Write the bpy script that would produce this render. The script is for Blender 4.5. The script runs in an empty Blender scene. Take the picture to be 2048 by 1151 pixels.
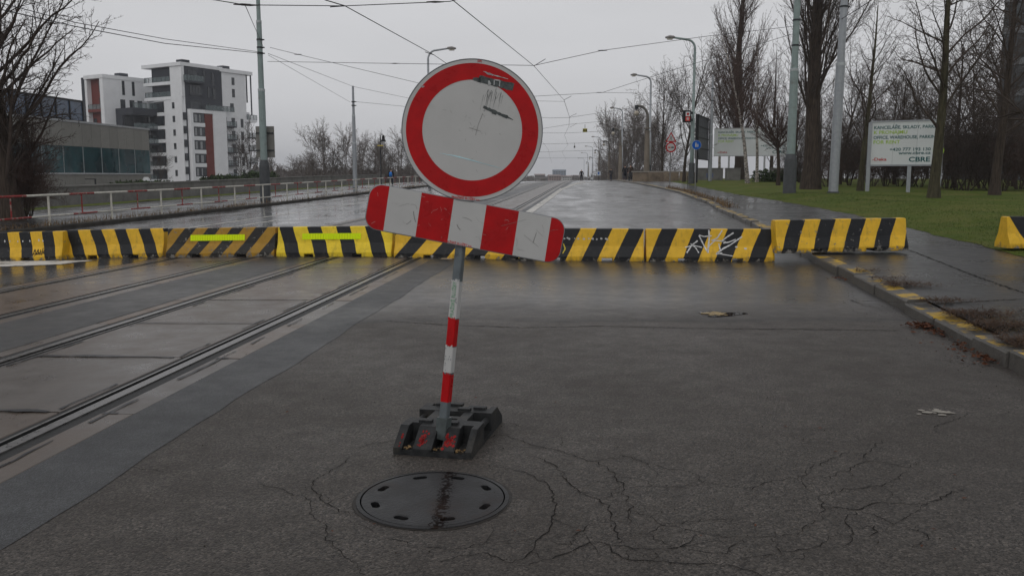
import bpy, bmesh, math, random
import numpy as np
from mathutils import Vector, Matrix

S = bpy.context.scene
COL = S.collection
R = math.radians
# ------------------------------------------------------------------ camera, sky, sun, exposure
F = 1707.0
PITCH = math.atan((575.5 - 352) / F)
CP, SP = math.cos(PITCH), math.sin(PITCH)
H = 1.31
PSI = R(5.3)
CS, SN = math.cos(PSI), math.sin(PSI)
cam = bpy.data.cameras.new('camera'); camo = bpy.data.objects.new('camera', cam); COL.objects.link(camo)
cam.lens = 30.0; cam.sensor_width = 36.0; cam.clip_start = .05; cam.clip_end = 6000
camo.location = (0, 0, H); camo.rotation_euler = (math.pi / 2 - PITCH, 0, 0)
S.camera = camo
SUN_EL, SUN_ROT = R(50), R(200)
W = bpy.data.worlds.new('World'); S.world = W; W.use_nodes = True
wn = W.node_tree.nodes; wl = W.node_tree.links
bg = wn['Background']; bg.inputs['Strength'].default_value = .1
sky = wn.new('ShaderNodeTexSky'); sky.sky_type = 'NISHITA'; sky.sun_disc = False
sky.sun_elevation = SUN_EL; sky.sun_rotation = SUN_ROT; sky.air_density = 1; sky.dust_density = 4; sky.ozone_density = 1
hs = wn.new('ShaderNodeHueSaturation'); hs.inputs['Saturation'].default_value = .25; hs.inputs['Value'].default_value = .8
wl.new(sky.outputs[0], hs.inputs['Color'])
tc = wn.new('ShaderNodeTexCoord'); sx = wn.new('ShaderNodeSeparateXYZ'); wl.new(tc.outputs['Generated'], sx.inputs[0])
mr = wn.new('ShaderNodeMapRange'); mr.inputs['From Min'].default_value = .12; mr.inputs['From Max'].default_value = 1.0
mr.inputs['To Min'].default_value = 6.75; mr.inputs['To Max'].default_value = 4.9
wl.new(sx.outputs['Z'], mr.inputs['Value'])
# soft cloud structure of a closed overcast
nz = wn.new('ShaderNodeTexNoise'); nz.inputs['Scale'].default_value = 2.2; nz.inputs['Detail'].default_value = 5
mp = wn.new('ShaderNodeMapping'); mp.inputs['Scale'].default_value = (1, 1, 3.5)
wl.new(tc.outputs['Generated'], mp.inputs[0]); wl.new(mp.outputs[0], nz.inputs['Vector'])
m2 = wn.new('ShaderNodeMapRange'); m2.inputs['From Min'].default_value = .3; m2.inputs['From Max'].default_value = .7
m2.inputs['To Min'].default_value = .93; m2.inputs['To Max'].default_value = 1.07
wl.new(nz.outputs['Fac'], m2.inputs['Value'])
mu = wn.new('ShaderNodeMath'); mu.operation = 'MULTIPLY'; wl.new(mr.outputs[0], mu.inputs[0]); wl.new(m2.outputs[0], mu.inputs[1])
vm = wn.new('ShaderNodeVectorMath'); vm.operation = 'SCALE'; vm.inputs[0].default_value = (.985, .99, 1.02)
wl.new(mu.outputs[0], vm.inputs['Scale'])
mx = wn.new('ShaderNodeMix'); mx.data_type = 'RGBA'; mx.inputs['Factor'].default_value = .9
wl.new(hs.outputs[0], mx.inputs['A']); wl.new(vm.outputs[0], mx.inputs['B']); wl.new(mx.outputs['Result'], bg.inputs['Color'])
sun = bpy.data.lights.new('sun', 'SUN'); suno = bpy.data.objects.new('sun', sun); COL.objects.link(suno)
sun.energy = .5; sun.angle = R(60); sun.color = (1, .97, .93)
suno.rotation_euler = (R(90) - SUN_EL, 0, R(180) - SUN_ROT)
S.view_settings.view_transform = 'Standard'; S.view_settings.look = 'None'
S.view_settings.exposure = 0.0; S.view_settings.gamma = 1.0
S.view_settings.use_curve_mapping = False
S.cycles.use_denoising = True
S.cycles.max_bounces = 6; S.cycles.diffuse_bounces = 3; S.cycles.glossy_bounces = 3; S.cycles.transparent_max_bounces = 6

# ------------------------------------------------------------------ ground shape
def sstep(x): x = min(1, max(0, x)); return x * x * (3 - 2 * x)
def prof(s):                                   # the road climbs gently to the crest of the bridge, then falls
    z = .68 * sstep((s - 12) / 90)
    if s > 102: z -= min(.00004 * (s - 102) ** 2, .012 * (s - 102))
    return z
def cross(t): return -.025 * max(0, -t - 3.5)
def ST(x, y): return x * SN + y * CS, x * CS - y * SN
def XY(s, t): return s * SN + t * CS, s * CS - t * SN
KERB = [ST(*p) for p in [(1.9, -4), (2.75, 1), (3.5, 6.37), (4.03, 9.43), (4.71, 13.6), (6.16, 22), (7.35, 30.6), (8.25, 36), (10, 51.5), (11, 68), (12.2, 95), (17.5, 150), (38, 370), (60, 600)]]
LAWN = [ST(*p) for p in [(5.6, -4), (6.5, 6), (7.68, 12.8), (8.73, 18), (10.1, 24.8), (10.9, 31.2), (11.5, 37.3), (11.9, 45), (13.0, 56), (14.2, 68), (15.6, 84), (17.6, 100), (23, 150), (43, 370), (65, 600)]]
def lin(poly, s):
    for (a, b), (c, d) in zip(poly, poly[1:]):
        if s <= c: return b + (d - b) * (s - a) / (c - a)
    return poly[-1][1]
LK = -15.8
def surf(x, y):
    s, t = ST(x, y); z = prof(s)
    if t < LK: return z + cross(LK) + .12
    tk = lin(KERB, s)
    if t > tk:
        z += .12; tl = lin(LAWN, s)
        if t > tl: z += .17 * sstep((t - tl) / 3)
        return z
    return z + cross(t)
def ray(px, py):
    u = (px - 1024) / F; v = (575.5 - py) / F
    return u, CP + SP * v, -SP + CP * v
def P3(px, py, Y):
    a, b, c = ray(px, py); k = Y / b
    return Vector((a * k, Y, H + c * k))
def hit(px, py, dz=0):
    a, b, c = ray(px, py); k = 1.0
    while k < 600:
        if H + c * k <= surf(a * k, b * k) + dz: break
        k *= 1.01
    lo, hi = k / 1.01, k
    for _ in range(30):
        m = (lo + hi) / 2
        if H + c * m <= surf(a * m, b * m) + dz: hi = m
        else: lo = m
    return Vector((a * hi, b * hi, H + c * hi))
def GZ(px, py, z):
    a, b, c = ray(px, py); k = (z - H) / c
    return Vector((a * k, b * k, z))
def on(px, Y, dz=0):                            # the ground point under photo column px at distance Y
    a, b, c = ray(px, 352); x = a / b * Y
    return Vector((x, Y, surf(x, Y) + dz))
def RW(s, t, dz=0):
    x, y = XY(s, t); return Vector((x, y, prof(s) + cross(t) + dz))

# ------------------------------------------------------------------ building helpers
class MB:
    def __init__(self): self.v = []; self.f = []; self.m = []
    def add(self, vs, fs, mi=0):
        n = len(self.v); self.v += [tuple(p) for p in vs]
        for f in fs: self.f.append([i + n for i in f]); self.m.append(mi)
        return self
    def box(self, c, s, mi=0, M=None):
        x, y, z = s[0] / 2, s[1] / 2, s[2] / 2
        vs = [Vector((c[0] + a * x, c[1] + b * y, c[2] + d * z)) for d in (-1, 1) for b in (-1, 1) for a in (-1, 1)]
        if M is not None: vs = [M @ p for p in vs]
        return self.add(vs, [(0, 2, 3, 1), (4, 5, 7, 6), (0, 1, 5, 4), (2, 6, 7, 3), (0, 4, 6, 2), (1, 3, 7, 5)], mi)
    def b2(self, lo, hi, mi=0, M=None):
        return self.box([(a + b) / 2 for a, b in zip(lo, hi)], [b - a for a, b in zip(lo, hi)], mi, M)
    def prism(self, poly, d, mi=0, M=None):     # poly: list of 3D points (planar), d: extrusion vector
        n = len(poly); d = Vector(d); a = [Vector(p) for p in poly]; b = [p + d for p in a]
        vs = a + b
        if M is not None: vs = [M @ p for p in vs]
        fs = [tuple(range(n))[::-1], tuple(range(n, 2 * n))] + [(i, (i + 1) % n, n + (i + 1) % n, n + i) for i in range(n)]
        return self.add(vs, fs, mi)
    def tube(self, pts, rad, n=8, mi=0, cap=True, M=None):
        pts = [Vector(p) for p in pts]
        if not isinstance(rad, (list, tuple)): rad = [rad] * len(pts)
        vs = []; prev = None
        for i, p in enumerate(pts):
            t = (pts[min(i + 1, len(pts) - 1)] - pts[max(i - 1, 0)]).normalized()
            if prev is None:
                a = t.cross(Vector((0, 0, 1)) if abs(t.z) < .9 else Vector((1, 0, 0))).normalized()
            else:
                a = (prev - t * prev.dot(t)).normalized()
            prev = a; b = t.cross(a)
            for k in range(n):
                an = 2 * math.pi * k / n
                vs.append(p + (a * math.cos(an) + b * math.sin(an)) * rad[i])
        if M is not None: vs = [M @ p for p in vs]
        fs = []
        for i in range(len(pts) - 1):
            for k in range(n):
                fs.append((i * n + k, i * n + (k + 1) % n, (i + 1) * n + (k + 1) % n, (i + 1) * n + k))
        if cap:
            fs.append(tuple(range(n))[::-1]); fs.append(tuple(range((len(pts) - 1) * n, len(pts) * n)))
        return self.add(vs, fs, mi)
    def grid(self, rows, mi=0):
        nr, nc = len(rows), len(rows[0]); vs = [p for r in rows for p in r]
        return self.add(vs, [(i * nc + j, i * nc + j + 1, (i + 1) * nc + j + 1, (i + 1) * nc + j) for i in range(nr - 1) for j in range(nc - 1)], mi)
    def ribbon(self, pts, w, up=Vector((0, 0, 1)), mi=0):
        pts = [Vector(p) for p in pts]
        if not isinstance(w, (list, tuple)): w = [w] * len(pts)
        rows = []
        for i, p in enumerate(pts):
            t = (pts[min(i + 1, len(pts) - 1)] - pts[max(i - 1, 0)]).normalized()
            a = up.cross(t).normalized() * w[i] / 2
            rows.append([p - a, p + a])
        return self.grid(rows, mi)
    def build(self, name, mats, parent=None, org=None, smooth=False, kind=None, label=None):
        vs = self.v
        if org is not None: vs = [(p[0] - org[0], p[1] - org[1], p[2] - org[2]) for p in vs]
        me = bpy.data.meshes.new(name); me.from_pydata(vs, [], self.f)
        if not isinstance(mats, (list, tuple)): mats = [mats]
        for m in mats: me.materials.append(m)
        if len(mats) > 1: me.polygons.foreach_set('material_index', self.m)
        if smooth: me.polygons.foreach_set('use_smooth', [True] * len(me.polygons))
        me.update()
        o = bpy.data.objects.new(name, me); COL.objects.link(o)
        if parent is not None: o.parent = parent
        elif org is not None: o.location = org
        if kind: o['kind'] = kind
        if label: o['label'] = label
        return o
def tag(o, label, cat, group=None):
    o['label'] = label; o['category'] = cat
    if group: o['group'] = group
    return o
def thing(name, label, cat, loc=(0, 0, 0), rz=0, group=None):
    o = bpy.data.objects.new(name, None); COL.objects.link(o); o.empty_display_size = .2
    o.location = loc; o.rotation_euler = (0, 0, rz)
    return tag(o, label, cat, group)
def dup(root, loc, rz=None, label=None, scale=None):
    r = root.copy(); COL.objects.link(r); r.location = loc
    if rz is not None: r.rotation_euler = (0, 0, rz)
    if scale is not None: r.scale = scale if isinstance(scale, tuple) else (scale,) * 3
    if label: r['label'] = label
    for ch in [c for c in bpy.data.objects if c.parent == root]:
        c = ch.copy(); COL.objects.link(c); c.parent = r
        for g in [q for q in bpy.data.objects if q.parent == ch]:
            d = g.copy(); COL.objects.link(d); d.parent = c
    return r
def text(s, size, M, mat, parent=None, org=None, name='lettering', align='LEFT', bold=0.0, sx=1.0):
    cu = bpy.data.curves.new('t', 'FONT'); cu.body = s; cu.size = size; cu.align_x = align; cu.align_y = 'CENTER'
    cu.extrude = .0004; cu.offset = bold; cu.resolution_u = 3
    o = bpy.data.objects.new('t', cu); COL.objects.link(o)
    dg = bpy.context.evaluated_depsgraph_get()
    me = bpy.data.meshes.new_from_object(o.evaluated_get(dg))
    bpy.data.objects.remove(o); bpy.data.curves.remove(cu)
    T = M @ Matrix.Diagonal((sx, 1, 1, 1))
    if org is not None: T = Matrix.Translation(-Vector(org)) @ T
    me.transform(T); me.name = name; me.materials.clear(); me.materials.append(mat)
    q = bpy.data.objects.new(name, me); COL.objects.link(q)
    if parent is not None: q.parent = parent
    return q

# ------------------------------------------------------------------ materials
class N:
    def __init__(self, name):
        self.mat = bpy.data.materials.new(name); self.mat.use_nodes = True
        self.t = self.mat.node_tree; self.b = self.t.nodes['Principled BSDF']
    def n(self, typ, **kw):
        x = self.t.nodes.new('ShaderNode' + typ)
        for k, v in kw.items():
            if hasattr(x, k) and not isinstance(getattr(type(x), k, None), type(None)) and k not in x.inputs: setattr(x, k, v)
            else: x.inputs[k.replace('_', ' ')].default_value = v
        return x
    def l(self, a, b): self.t.links.new(a, b)
    def coord(self, kind='Object', scale=None):
        if kind == 'World': o = self.n('NewGeometry').outputs['Position']
        else: o = self.n('TexCoord').outputs[kind]
        if scale:
            m = self.n('Mapping'); m.inputs['Scale'].default_value = scale; self.l(o, m.inputs[0]); o = m.outputs[0]
        return o
    def noise(self, co, scale, detail=3, rough=.5):
        x = self.n('TexNoise'); x.inputs['Scale'].default_value = scale; x.inputs['Detail'].default_value = detail
        x.inputs['Roughness'].default_value = rough; self.l(co, x.inputs['Vector']); return x.outputs['Fac']
    def ramp(self, fac, a, b, lo=0., hi=1.):
        x = self.n('MapRange'); x.inputs['From Min'].default_value = a; x.inputs['From Max'].default_value = b
        x.inputs['To Min'].default_value = lo; x.inputs['To Max'].default_value = hi
        self.l(fac, x.inputs['Value']); return x.outputs[0]
    def math(self, op, a, b=None):
        x = self.n('Math'); x.operation = op
        for i, q in enumerate((a, b)):
            if q is None: continue
            if isinstance(q, (int, float)): x.inputs[i].default_value = q
            else: self.l(q, x.inputs[i])
        return x.outputs[0]
    def mix(self, fac, a, b):
        x = self.n('Mix'); x.data_type = 'RGBA'
        for k, q in (('Factor', fac), ('A', a), ('B', b)):
            i = x.inputs[k] if k == 'Factor' else [s for s in x.inputs if s.name == k and s.type == 'RGBA'][0]
            if isinstance(q, (int, float)): i.default_value = q
            elif isinstance(q, (tuple, list)): i.default_value = (*q[:3], 1)
            else: self.l(q, i)
        return [s for s in x.outputs if s.type == 'RGBA'][0]
    def set(self, k, v):
        i = self.b.inputs[k]
        if isinstance(v, (int, float)): i.default_value = v
        elif isinstance(v, (tuple, list)): i.default_value = (*v[:3], 1)
        else: self.l(v, i)
    def bump(self, h, dist, strength=1.):
        x = self.n('Bump'); x.inputs['Distance'].default_value = dist; x.inputs['Strength'].default_value = strength
        self.l(h, x.inputs['Height']); self.l(x.outputs[0], self.b.inputs['Normal'])
def M(name, col, rough=.6, metal=0, var=.2, scale=6, bump=0, bscale=40, rand=0, kind='Object', dirt=None, dirt_at=(.55, .7), stretch=None, ior=None):
    m = N(name); co = m.coord(kind, stretch)
    f = m.ramp(m.noise(co, scale, 5, .6), .3, .7)
    lo = tuple(c * (1 - var) for c in col); hi = tuple(min(1, c * (1 + var)) for c in col)
    c = m.mix(f, lo, hi)
    if dirt is not None:
        c = m.mix(m.ramp(m.noise(co, scale * .6 + .5, 6, .65), dirt_at[0], dirt_at[1]), c, dirt)
    if rand:
        r = m.n('ObjectInfo').outputs['Random']; hv = m.n('HueSaturation'); m.l(c, hv.inputs['Color'])
        m.l(m.ramp(r, 0, 1, 1 - rand, 1 + rand), hv.inputs['Value']); c = hv.outputs[0]
    m.set('Base Color', c); m.set('Metallic', metal)
    if rough > .3: m.set('Specular IOR Level', .35 if metal else .16)
    m.set('Roughness', m.ramp(f, 0, 1, max(0, rough - .08), min(1, rough + .08)))
    if bump: m.bump(m.noise(co, bscale, 4), bump)
    return m.mat

def asphalt(name, near, far, seam=None, rn=(.42, .62), rf=(.2, .42), agg=150, bumpn=.0035, film=0., crough=(.2, .07)):
    m = N(name); co = m.coord('World')
    vo = m.n('TexVoronoi'); vo.inputs['Scale'].default_value = agg; m.l(co, vo.inputs['Vector'])
    sep = m.n('SeparateColor'); m.l(vo.outputs['Color'], sep.inputs[0])
    cell = sep.outputs[0]
    big = m.noise(co, .55, 5, .6); mid = m.noise(co, 5, 5, .6); fine = m.noise(co, 70, 5, .65)
    def shade(c):
        a = m.mix(m.ramp(cell, .1, .9), tuple(q * .28 for q in c), tuple(q * 1.7 for q in c))
        a = m.mix(m.ramp(cell, .93, .97), a, tuple(min(.5, q * 2.6) for q in c))
        a = m.mix(m.ramp(mid, .35, .7), a, m.mix(.55, a, tuple(q * .55 for q in c)))
        return m.mix(m.ramp(big, .35, .65, 0, .5), a, tuple(q * .8 for q in c))
    def rgh(r): return m.ramp(m.math('ADD', m.math('MULTIPLY', big, .7), m.math('MULTIPLY', mid, .3)), .36, .62, r[0], r[1])
    hN = m.math('ADD', m.math('MULTIPLY', vo.outputs['Distance'], -1.0), m.math('MULTIPLY', fine, 1.2))
    if seam is None:
        m.set('Base Color', shade(near)); m.set('Roughness', rgh(rn)); m.bump(hN, bumpn); m.set('Specular IOR Level', .34)
        k = 1.0
    else:
        sx = m.n('SeparateXYZ'); m.l(co, sx.inputs[0])
        yy = m.math('ADD', sx.outputs['Y'], m.math('MULTIPLY', m.noise(co, 1.1, 4), .5))
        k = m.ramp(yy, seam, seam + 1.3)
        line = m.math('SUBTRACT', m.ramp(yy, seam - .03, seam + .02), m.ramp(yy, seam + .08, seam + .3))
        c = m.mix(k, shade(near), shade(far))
        c = m.mix(m.math('MULTIPLY', line, .5), c, (.02, .02, .02))
        # net of fine cracks round the manhole and across the lower right of the lane
        w1 = m.n('TexNoise'); w1.inputs['Scale'].default_value = 7; w1.inputs['Detail'].default_value = 5; m.l(co, w1.inputs['Vector'])
        wv_ = m.n('VectorMath'); wv_.operation = 'SCALE'; wv_.inputs['Scale'].default_value = .16; m.l(w1.outputs['Color'], wv_.inputs[0])
        wa = m.n('VectorMath'); wa.operation = 'ADD'; m.l(co, wa.inputs[0]); m.l(wv_.outputs[0], wa.inputs[1])
        net = None
        for sc_, wd_ in ((3.9, .0125), (8.0, .010)):
            v2 = m.n('TexVoronoi'); v2.feature = 'DISTANCE_TO_EDGE'; v2.inputs['Scale'].default_value = sc_; m.l(wa.outputs[0], v2.inputs['Vector'])
            ln = m.ramp(v2.outputs['Distance'], wd_ * .5, wd_ * sc_ / 3.9, 1, 0)
            if sc_ > 5: ln = m.math('MULTIPLY', ln, m.ramp(m.noise(co, 2.6, 3), .5, .56))
            net = ln if net is None else m.math('MAXIMUM', net, ln)
        msk = None
        for px_, py_, sg_ in ((1130, 950, .30), (1240, 1030, .34), (1430, 1080, .36), (1640, 1000, .36), (1780, 1000, .26), (690, 960, .2), (660, 1060, .24), (860, 1120, .36), (1080, 1120, .4), (1700, 900, .2), (1060, 880, .18)):
            u_ = (px_ - 1024) / F; v_ = (575.5 - py_) / F; k_ = -H / (-SP + CP * v_)
            dn = m.n('VectorMath'); dn.operation = 'DISTANCE'; m.l(co, dn.inputs[0]); dn.inputs[1].default_value = (u_ * k_, (CP + SP * v_) * k_, 0)
            g_ = m.ramp(dn.outputs['Value'], sg_ * .55, sg_ * 1.5, 1, 0); msk = g_ if msk is None else m.math('MAXIMUM', msk, g_)
        net = m.math('MULTIPLY', net, m.ramp(m.math('ADD', msk, m.math('MULTIPLY', m.math('SUBTRACT', m.noise(co, 3.5, 4), .5), 1.3)), .34, .5))
        c = m.mix(m.math('MULTIPLY', net, .45), c, (.012, .011, .01))
        m.set('Base Color', c)
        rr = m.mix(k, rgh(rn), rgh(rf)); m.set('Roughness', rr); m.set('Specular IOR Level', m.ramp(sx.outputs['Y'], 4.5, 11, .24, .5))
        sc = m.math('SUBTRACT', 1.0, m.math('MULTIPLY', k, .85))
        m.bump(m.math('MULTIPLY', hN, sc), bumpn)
    if film:                                       # a thin sheet of rain water lying on the surface
        st = m.noise(m.coord('World', (1, .35, 1)), .9, 5, .6)
        sy = m.n('SeparateXYZ'); m.l(co, sy.inputs[0])
        w = m.math('MULTIPLY', m.math('MULTIPLY', m.ramp(st, .38, .62, .25, 1), m.ramp(sy.outputs['Y'], 12, 16, .16, 1)), film); m.set('Coat Weight', m.math('MULTIPLY', w, k)); m.set('Coat IOR', 1.33); m.set('Coat Roughness', m.ramp(st, .4, .65, crough[0], crough[1]))
    return m.mat

def barrier_mat(name, yellow, black, period, k, phase, wear=.6, duty=.5, conc=(.23, .22, .2), mud=(.07, .062, .05)):
    m = N(name); co = m.coord('Object'); sx = m.n('SeparateXYZ'); m.l(co, sx.inputs[0])
    wob = m.math('MULTIPLY', m.math('SUBTRACT', m.noise(co, 3, 2), .5), .03)
    w2 = m.math('MULTIPLY', m.math('SUBTRACT', m.noise(co, 45, 3), .5), .012)
    q = m.math('ADD', m.math('ADD', m.math('ADD', sx.outputs['X'], m.math('MULTIPLY', sx.outputs['Z'], k)), wob), w2)
    fr = m.math('FRACT', m.math('DIVIDE', m.math('ADD', q, 50 + phase), period))
    st = m.math('LESS_THAN', fr, duty)
    nn = m.noise(co, 6, 6, .65)
    y = m.mix(m.ramp(nn, .35, .7), yellow, tuple(c * .78 for c in yellow)); b = m.mix(m.ramp(nn, .3, .7), black, tuple(c * 1.7 for c in black))
    c = m.mix(st, y, b)
    # chipped paint, more of it towards the foot and along the edges
    low = m.ramp(sx.outputs['Z'], 0, .12, .13, 0)
    ch = m.math('ADD', m.noise(co, 11, 8, .72), low)
    c = m.mix(m.ramp(ch, wear, wear + .025), c, conc)
    grime = m.math('ADD', m.noise(m.coord('Object', (1, 1, .25)), 16, 5, .7), m.ramp(sx.outputs['Z'], 0, .1, .22, 0))
    c = m.mix(m.ramp(grime, .55, .85, 0, .7), c, mud)
    m.set('Base Color', c); m.set('Roughness', m.ramp(nn, .3, .7, .3, .5)); m.set('Specular IOR Level', .22)
    m.bump(m.math('ADD', m.math('MULTIPLY', m.noise(co, 30, 5), .6), m.ramp(ch, wear, wear + .02, .5, 0)), .006)
    return m.mat

# wet surfaces
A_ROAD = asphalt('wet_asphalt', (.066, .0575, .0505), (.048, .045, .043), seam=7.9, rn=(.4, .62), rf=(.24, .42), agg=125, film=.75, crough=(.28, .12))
A_STRIP = asphalt('strip_asphalt', (.046, .048, .051), None, rn=(.36, .55), agg=190, bumpn=.0014, film=.12)
A_DARK = asphalt('dark_asphalt', (.043, .043, .044), None, rn=(.3, .5), agg=150, bumpn=.0012)
A_LEFT = asphalt('left_asphalt', (.05, .05, .052), None, rn=(.14, .36), agg=120, bumpn=.0006, film=1.)
A_PAVE = asphalt('pavement_asphalt', (.04, .039, .038), None, rn=(.2, .42), agg=150, bumpn=.0012, film=.3)
def concrete(name, col, rough=(.22, .46), rand=.2, tint=(.10, .075, .06)):
    m = N(name); co = m.coord('World'); a = m.noise(co, 3, 6, .65); b = m.noise(m.coord('World', (1, .12, 1)), 14, 5, .6); f = m.noise(co, 120, 4, .7)
    c = m.mix(m.ramp(a, .3, .7), tuple(q * .72 for q in col), tuple(q * 1.15 for q in col))
    c = m.mix(m.ramp(b, .5, .75, 0, .45), c, tint)
    c = m.mix(m.ramp(f, .35, .75, 0, .35), c, tuple(q * .45 for q in col))
    r = m.n('ObjectInfo').outputs['Random']; hv = m.n('HueSaturation'); m.l(c, hv.inputs['Color']); m.l(m.ramp(r, 0, 1, 1 - rand, 1 + rand), hv.inputs['Value'])
    m.l(m.ramp(m.math('FRACT', m.math('MULTIPLY', r, 7.3)), 0, 1, .7, 2.1), hv.inputs['Saturation'])
    m.set('Base Color', hv.outputs[0]); m.set('Specular IOR Level', .34); m.set('Roughness', m.ramp(a, .3, .7, *rough)); m.bump(m.math('ADD', a, m.math('MULTIPLY', f, .5)), .0012)
    return m.mat
C_PANEL = concrete('track_concrete', (.125, .106, .093))
STEEL = M('rail_steel', (.20, .195, .19), .32, .8, .3, 20, bump=.001, stretch=(1, 1, 1))
FILLER = M('rail_filler', (.03, .03, .03), .55, 0, .4, 12, bump=.003)
TAR = M('joint_tar', (.03, .031, .034), .35, 0, .4, 12, bump=.002)
CRACK = M('crack_shadow', (.012, .011, .01), .9, 0, .3, 30)
PAINT = M('road_paint', (.60, .58, .54), .5, 0, .15, 5, dirt=(.12, .115, .11), dirt_at=(.5, .62))
STONE = M('kerb_concrete', (.17, .16, .145), .6, 0, .25, 7, bump=.004, bscale=60, rand=.15, dirt=(.07, .065, .055), dirt_at=(.5, .7))
def kerb_mat():
    m = N('kerb_paint'); co = m.coord('World'); g = m.n('NewGeometry'); sx = m.n('SeparateXYZ'); m.l(g.outputs['Normal'], sx.inputs[0])
    a = m.noise(co, 7, 6, .6)
    c = m.mix(m.ramp(a, .3, .7), (.072, .068, .062), (.135, .128, .116))
    c = m.mix(m.ramp(m.noise(co, 90, 4), .4, .75, 0, .5), c, (.06, .055, .05))
    py = m.math('MULTIPLY', m.math('GREATER_THAN', sx.outputs['Z'], .75), m.ramp(m.math('ADD', m.noise(co, 2.4, 6, .7), m.math('MULTIPLY', m.noise(co, 30, 5), .18)), .57, .64))
    c = m.mix(py, c, (.46, .29, .03))
    m.set('Base Color', c); m.set('Roughness', m.ramp(a, .3, .7, .38, .6)); m.set('Specular IOR Level', .25); m.bump(m.math('ADD', m.noise(co, 60, 5), m.math('MULTIPLY', m.noise(co, 8, 4), 2.)), .006)
    return m.mat
KERBM = kerb_mat()
GALV = M('galvanised_steel', (.33, .35, .37), .45, .35, .12, 5)
GREENPOLE = M('pole_green_grey', (.25, .31, .30), .45, 0, .1, 4, dirt=(.2, .22, .21))
BASEGREY = M('pole_base_grey', (.075, .08, .085), .5, 0, .2, 5)
DARKM = M('dark_metal', (.03, .033, .037), .45, .2, .2, 6)
BLACK = M('black_paint', (.014, .014, .015), .5)
RUBBER = M('foot_rubber', (.027, .028, .029), .5, 0, .45, 14, bump=.003, bscale=70, dirt=(.06, .055, .048), dirt_at=(.52, .75))
RED = M('sign_red', (.40, .006, .008), .32, 0, .16, 14)
WHITE = M('sign_white', (.46, .46, .45), .38, 0, .05, 5, dirt=(.38, .375, .355), dirt_at=(.55, .8))
WHITEP = M('white_paint', (.72, .71, .68), .5, 0, .1, 6)
GREYT = M('sign_edge_grey', (.20, .21, .22), .4, .5, .15, 8)
SCUFF = M('scuff_grey', (.075, .085, .085), .6, 0, .45, 60)
SCR = M('scratch_dark', (.21, .205, .195), .7)
GREEN_T = M('green_print', (.16, .33, .2), .5)
TEALT = M('teal_print', (.0, .09, .095), .5); LIMET = M('lime_print', (.36, .55, .045), .5); REDT = M('red_print', (.5, .03, .03), .5)
BRICKRED = M('red_render', (.17, .042, .033), .7, 0, .1, 2)
BWHITE = M('white_render', (.80, .81, .825), .75, 0, .05, .6, dirt=(.64, .64, .65), dirt_at=(.6, .85), kind='World')
BDARK = M('anthracite_render', (.052, .056, .066), .7, 0, .1, 1)
GLASSD = M('dark_window_glass', (.025, .03, .036), .08, 0, .4, .5)
FRAME = M('window_frame_dark', (.025, .027, .03), .5)
def glassmat(name, col, alpha):
    m = N(name); m.set('Base Color', col); m.set('Roughness', .05); m.set('Alpha', alpha); return m.mat
BALGL = glassmat('balustrade_glass', (.17, .22, .225), .42)
def teal_glass():
    m = N('teal_glass'); co = m.coord('World'); m.set('Base Color', m.mix(m.ramp(m.noise(co, .25, 5, .6), .4, .65), (.006, .028, .034), (.02, .085, .095)))
    m.set('Roughness', .06); m.bump(m.noise(co, .6, 3), .03); return m.mat
TEALG = teal_glass()
BLUEG = M('blue_glass', (.05, .075, .12), .06, 0, .5, .3)
CLAD = M('stone_cladding', (.235, .23, .21), .7, 0, .09, 1.3, rand=.09, dirt=(.15, .145, .13), dirt_at=(.55, .85))
WALLC = M('grey_wall_concrete', (.20, .195, .185), .8, 0, .15, 1.5, bump=.006, kind='World', dirt=(.1, .095, .085), dirt_at=(.5, .8))
SANDST = M('parapet_stone', (.24, .19, .14), .8, 0, .2, 1.5, kind='World', dirt=(.1, .08, .06), dirt_at=(.5, .75), rand=.1)
BARK = M('brown_bark', (.056, .043, .034), .9, 0, .55, 14, bump=.03, bscale=16, stretch=(1, 1, .14))
BARKG = M('mossy_bark', (.06, .054, .033), .9, 0, .5, 12, bump=.02, bscale=22, stretch=(1, 1, .2))
TWIG = M('twig_brown', (.070, .054, .045), .9, 0, .3, 3)
TWIGR = M('twig_red_brown', (.078, .051, .042), .9, 0, .3, 3)
TWIGF = M('twig_far_hazed', (.15, .128, .112), .95, 0, .2, 1)  # paler than near twigs: distance haze put into the colour
def birch():
    m = N('birch_bark'); co = m.coord('Object', (1, 1, 3)); a = m.noise(co, 6, 5, .6)
    m.set('Base Color', m.mix(m.ramp(a, .47, .56), (.40, .36, .32), (.04, .035, .03))); m.set('Roughness', .8); return m.mat
BIRCH = birch()
def grass_mat():
    m = N('lawn_green'); co = m.coord('World'); a = m.noise(co, .5, 6, .65); b = m.noise(co, 30, 5, .7); d = m.noise(co, 4, 5, .6)
    c = m.mix(m.ramp(b, .3, .7), (.046, .078, .011), (.128, .168, .026))
    c = m.mix(m.ramp(a, .42, .62, 0, .8), c, (.15, .148, .04)); c = m.mix(m.ramp(d, .6, .75, 0, .6), c, (.115, .092, .045))
    m.set('Base Color', c); m.set('Roughness', .8); m.set('Specular IOR Level', .1); m.bump(m.math('ADD', b, m.math('MULTIPLY', d, .6)), .05); return m.mat
LAWNM = grass_mat()
BLADE = M('grass_blade', (.08, .118, .022), .6, 0, .4, 2, kind='World')
DEAD = M('dead_grass', (.062, .036, .022), .85, 0, .4, 5, kind='World')
LEAF = M('fallen_leaf', (.10, .04, .022), .75, 0, .5, 30, kind='World')
EARTH = M('earth', (.05, .043, .032), .95, 0, .4, .4, kind='World', dirt=(.045, .05, .02), dirt_at=(.5, .6), bump=.05, bscale=3)
HEDGE = M('hedge_leaf', (.035, .055, .018), .7, 0, .5, 3, kind='World')
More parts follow.
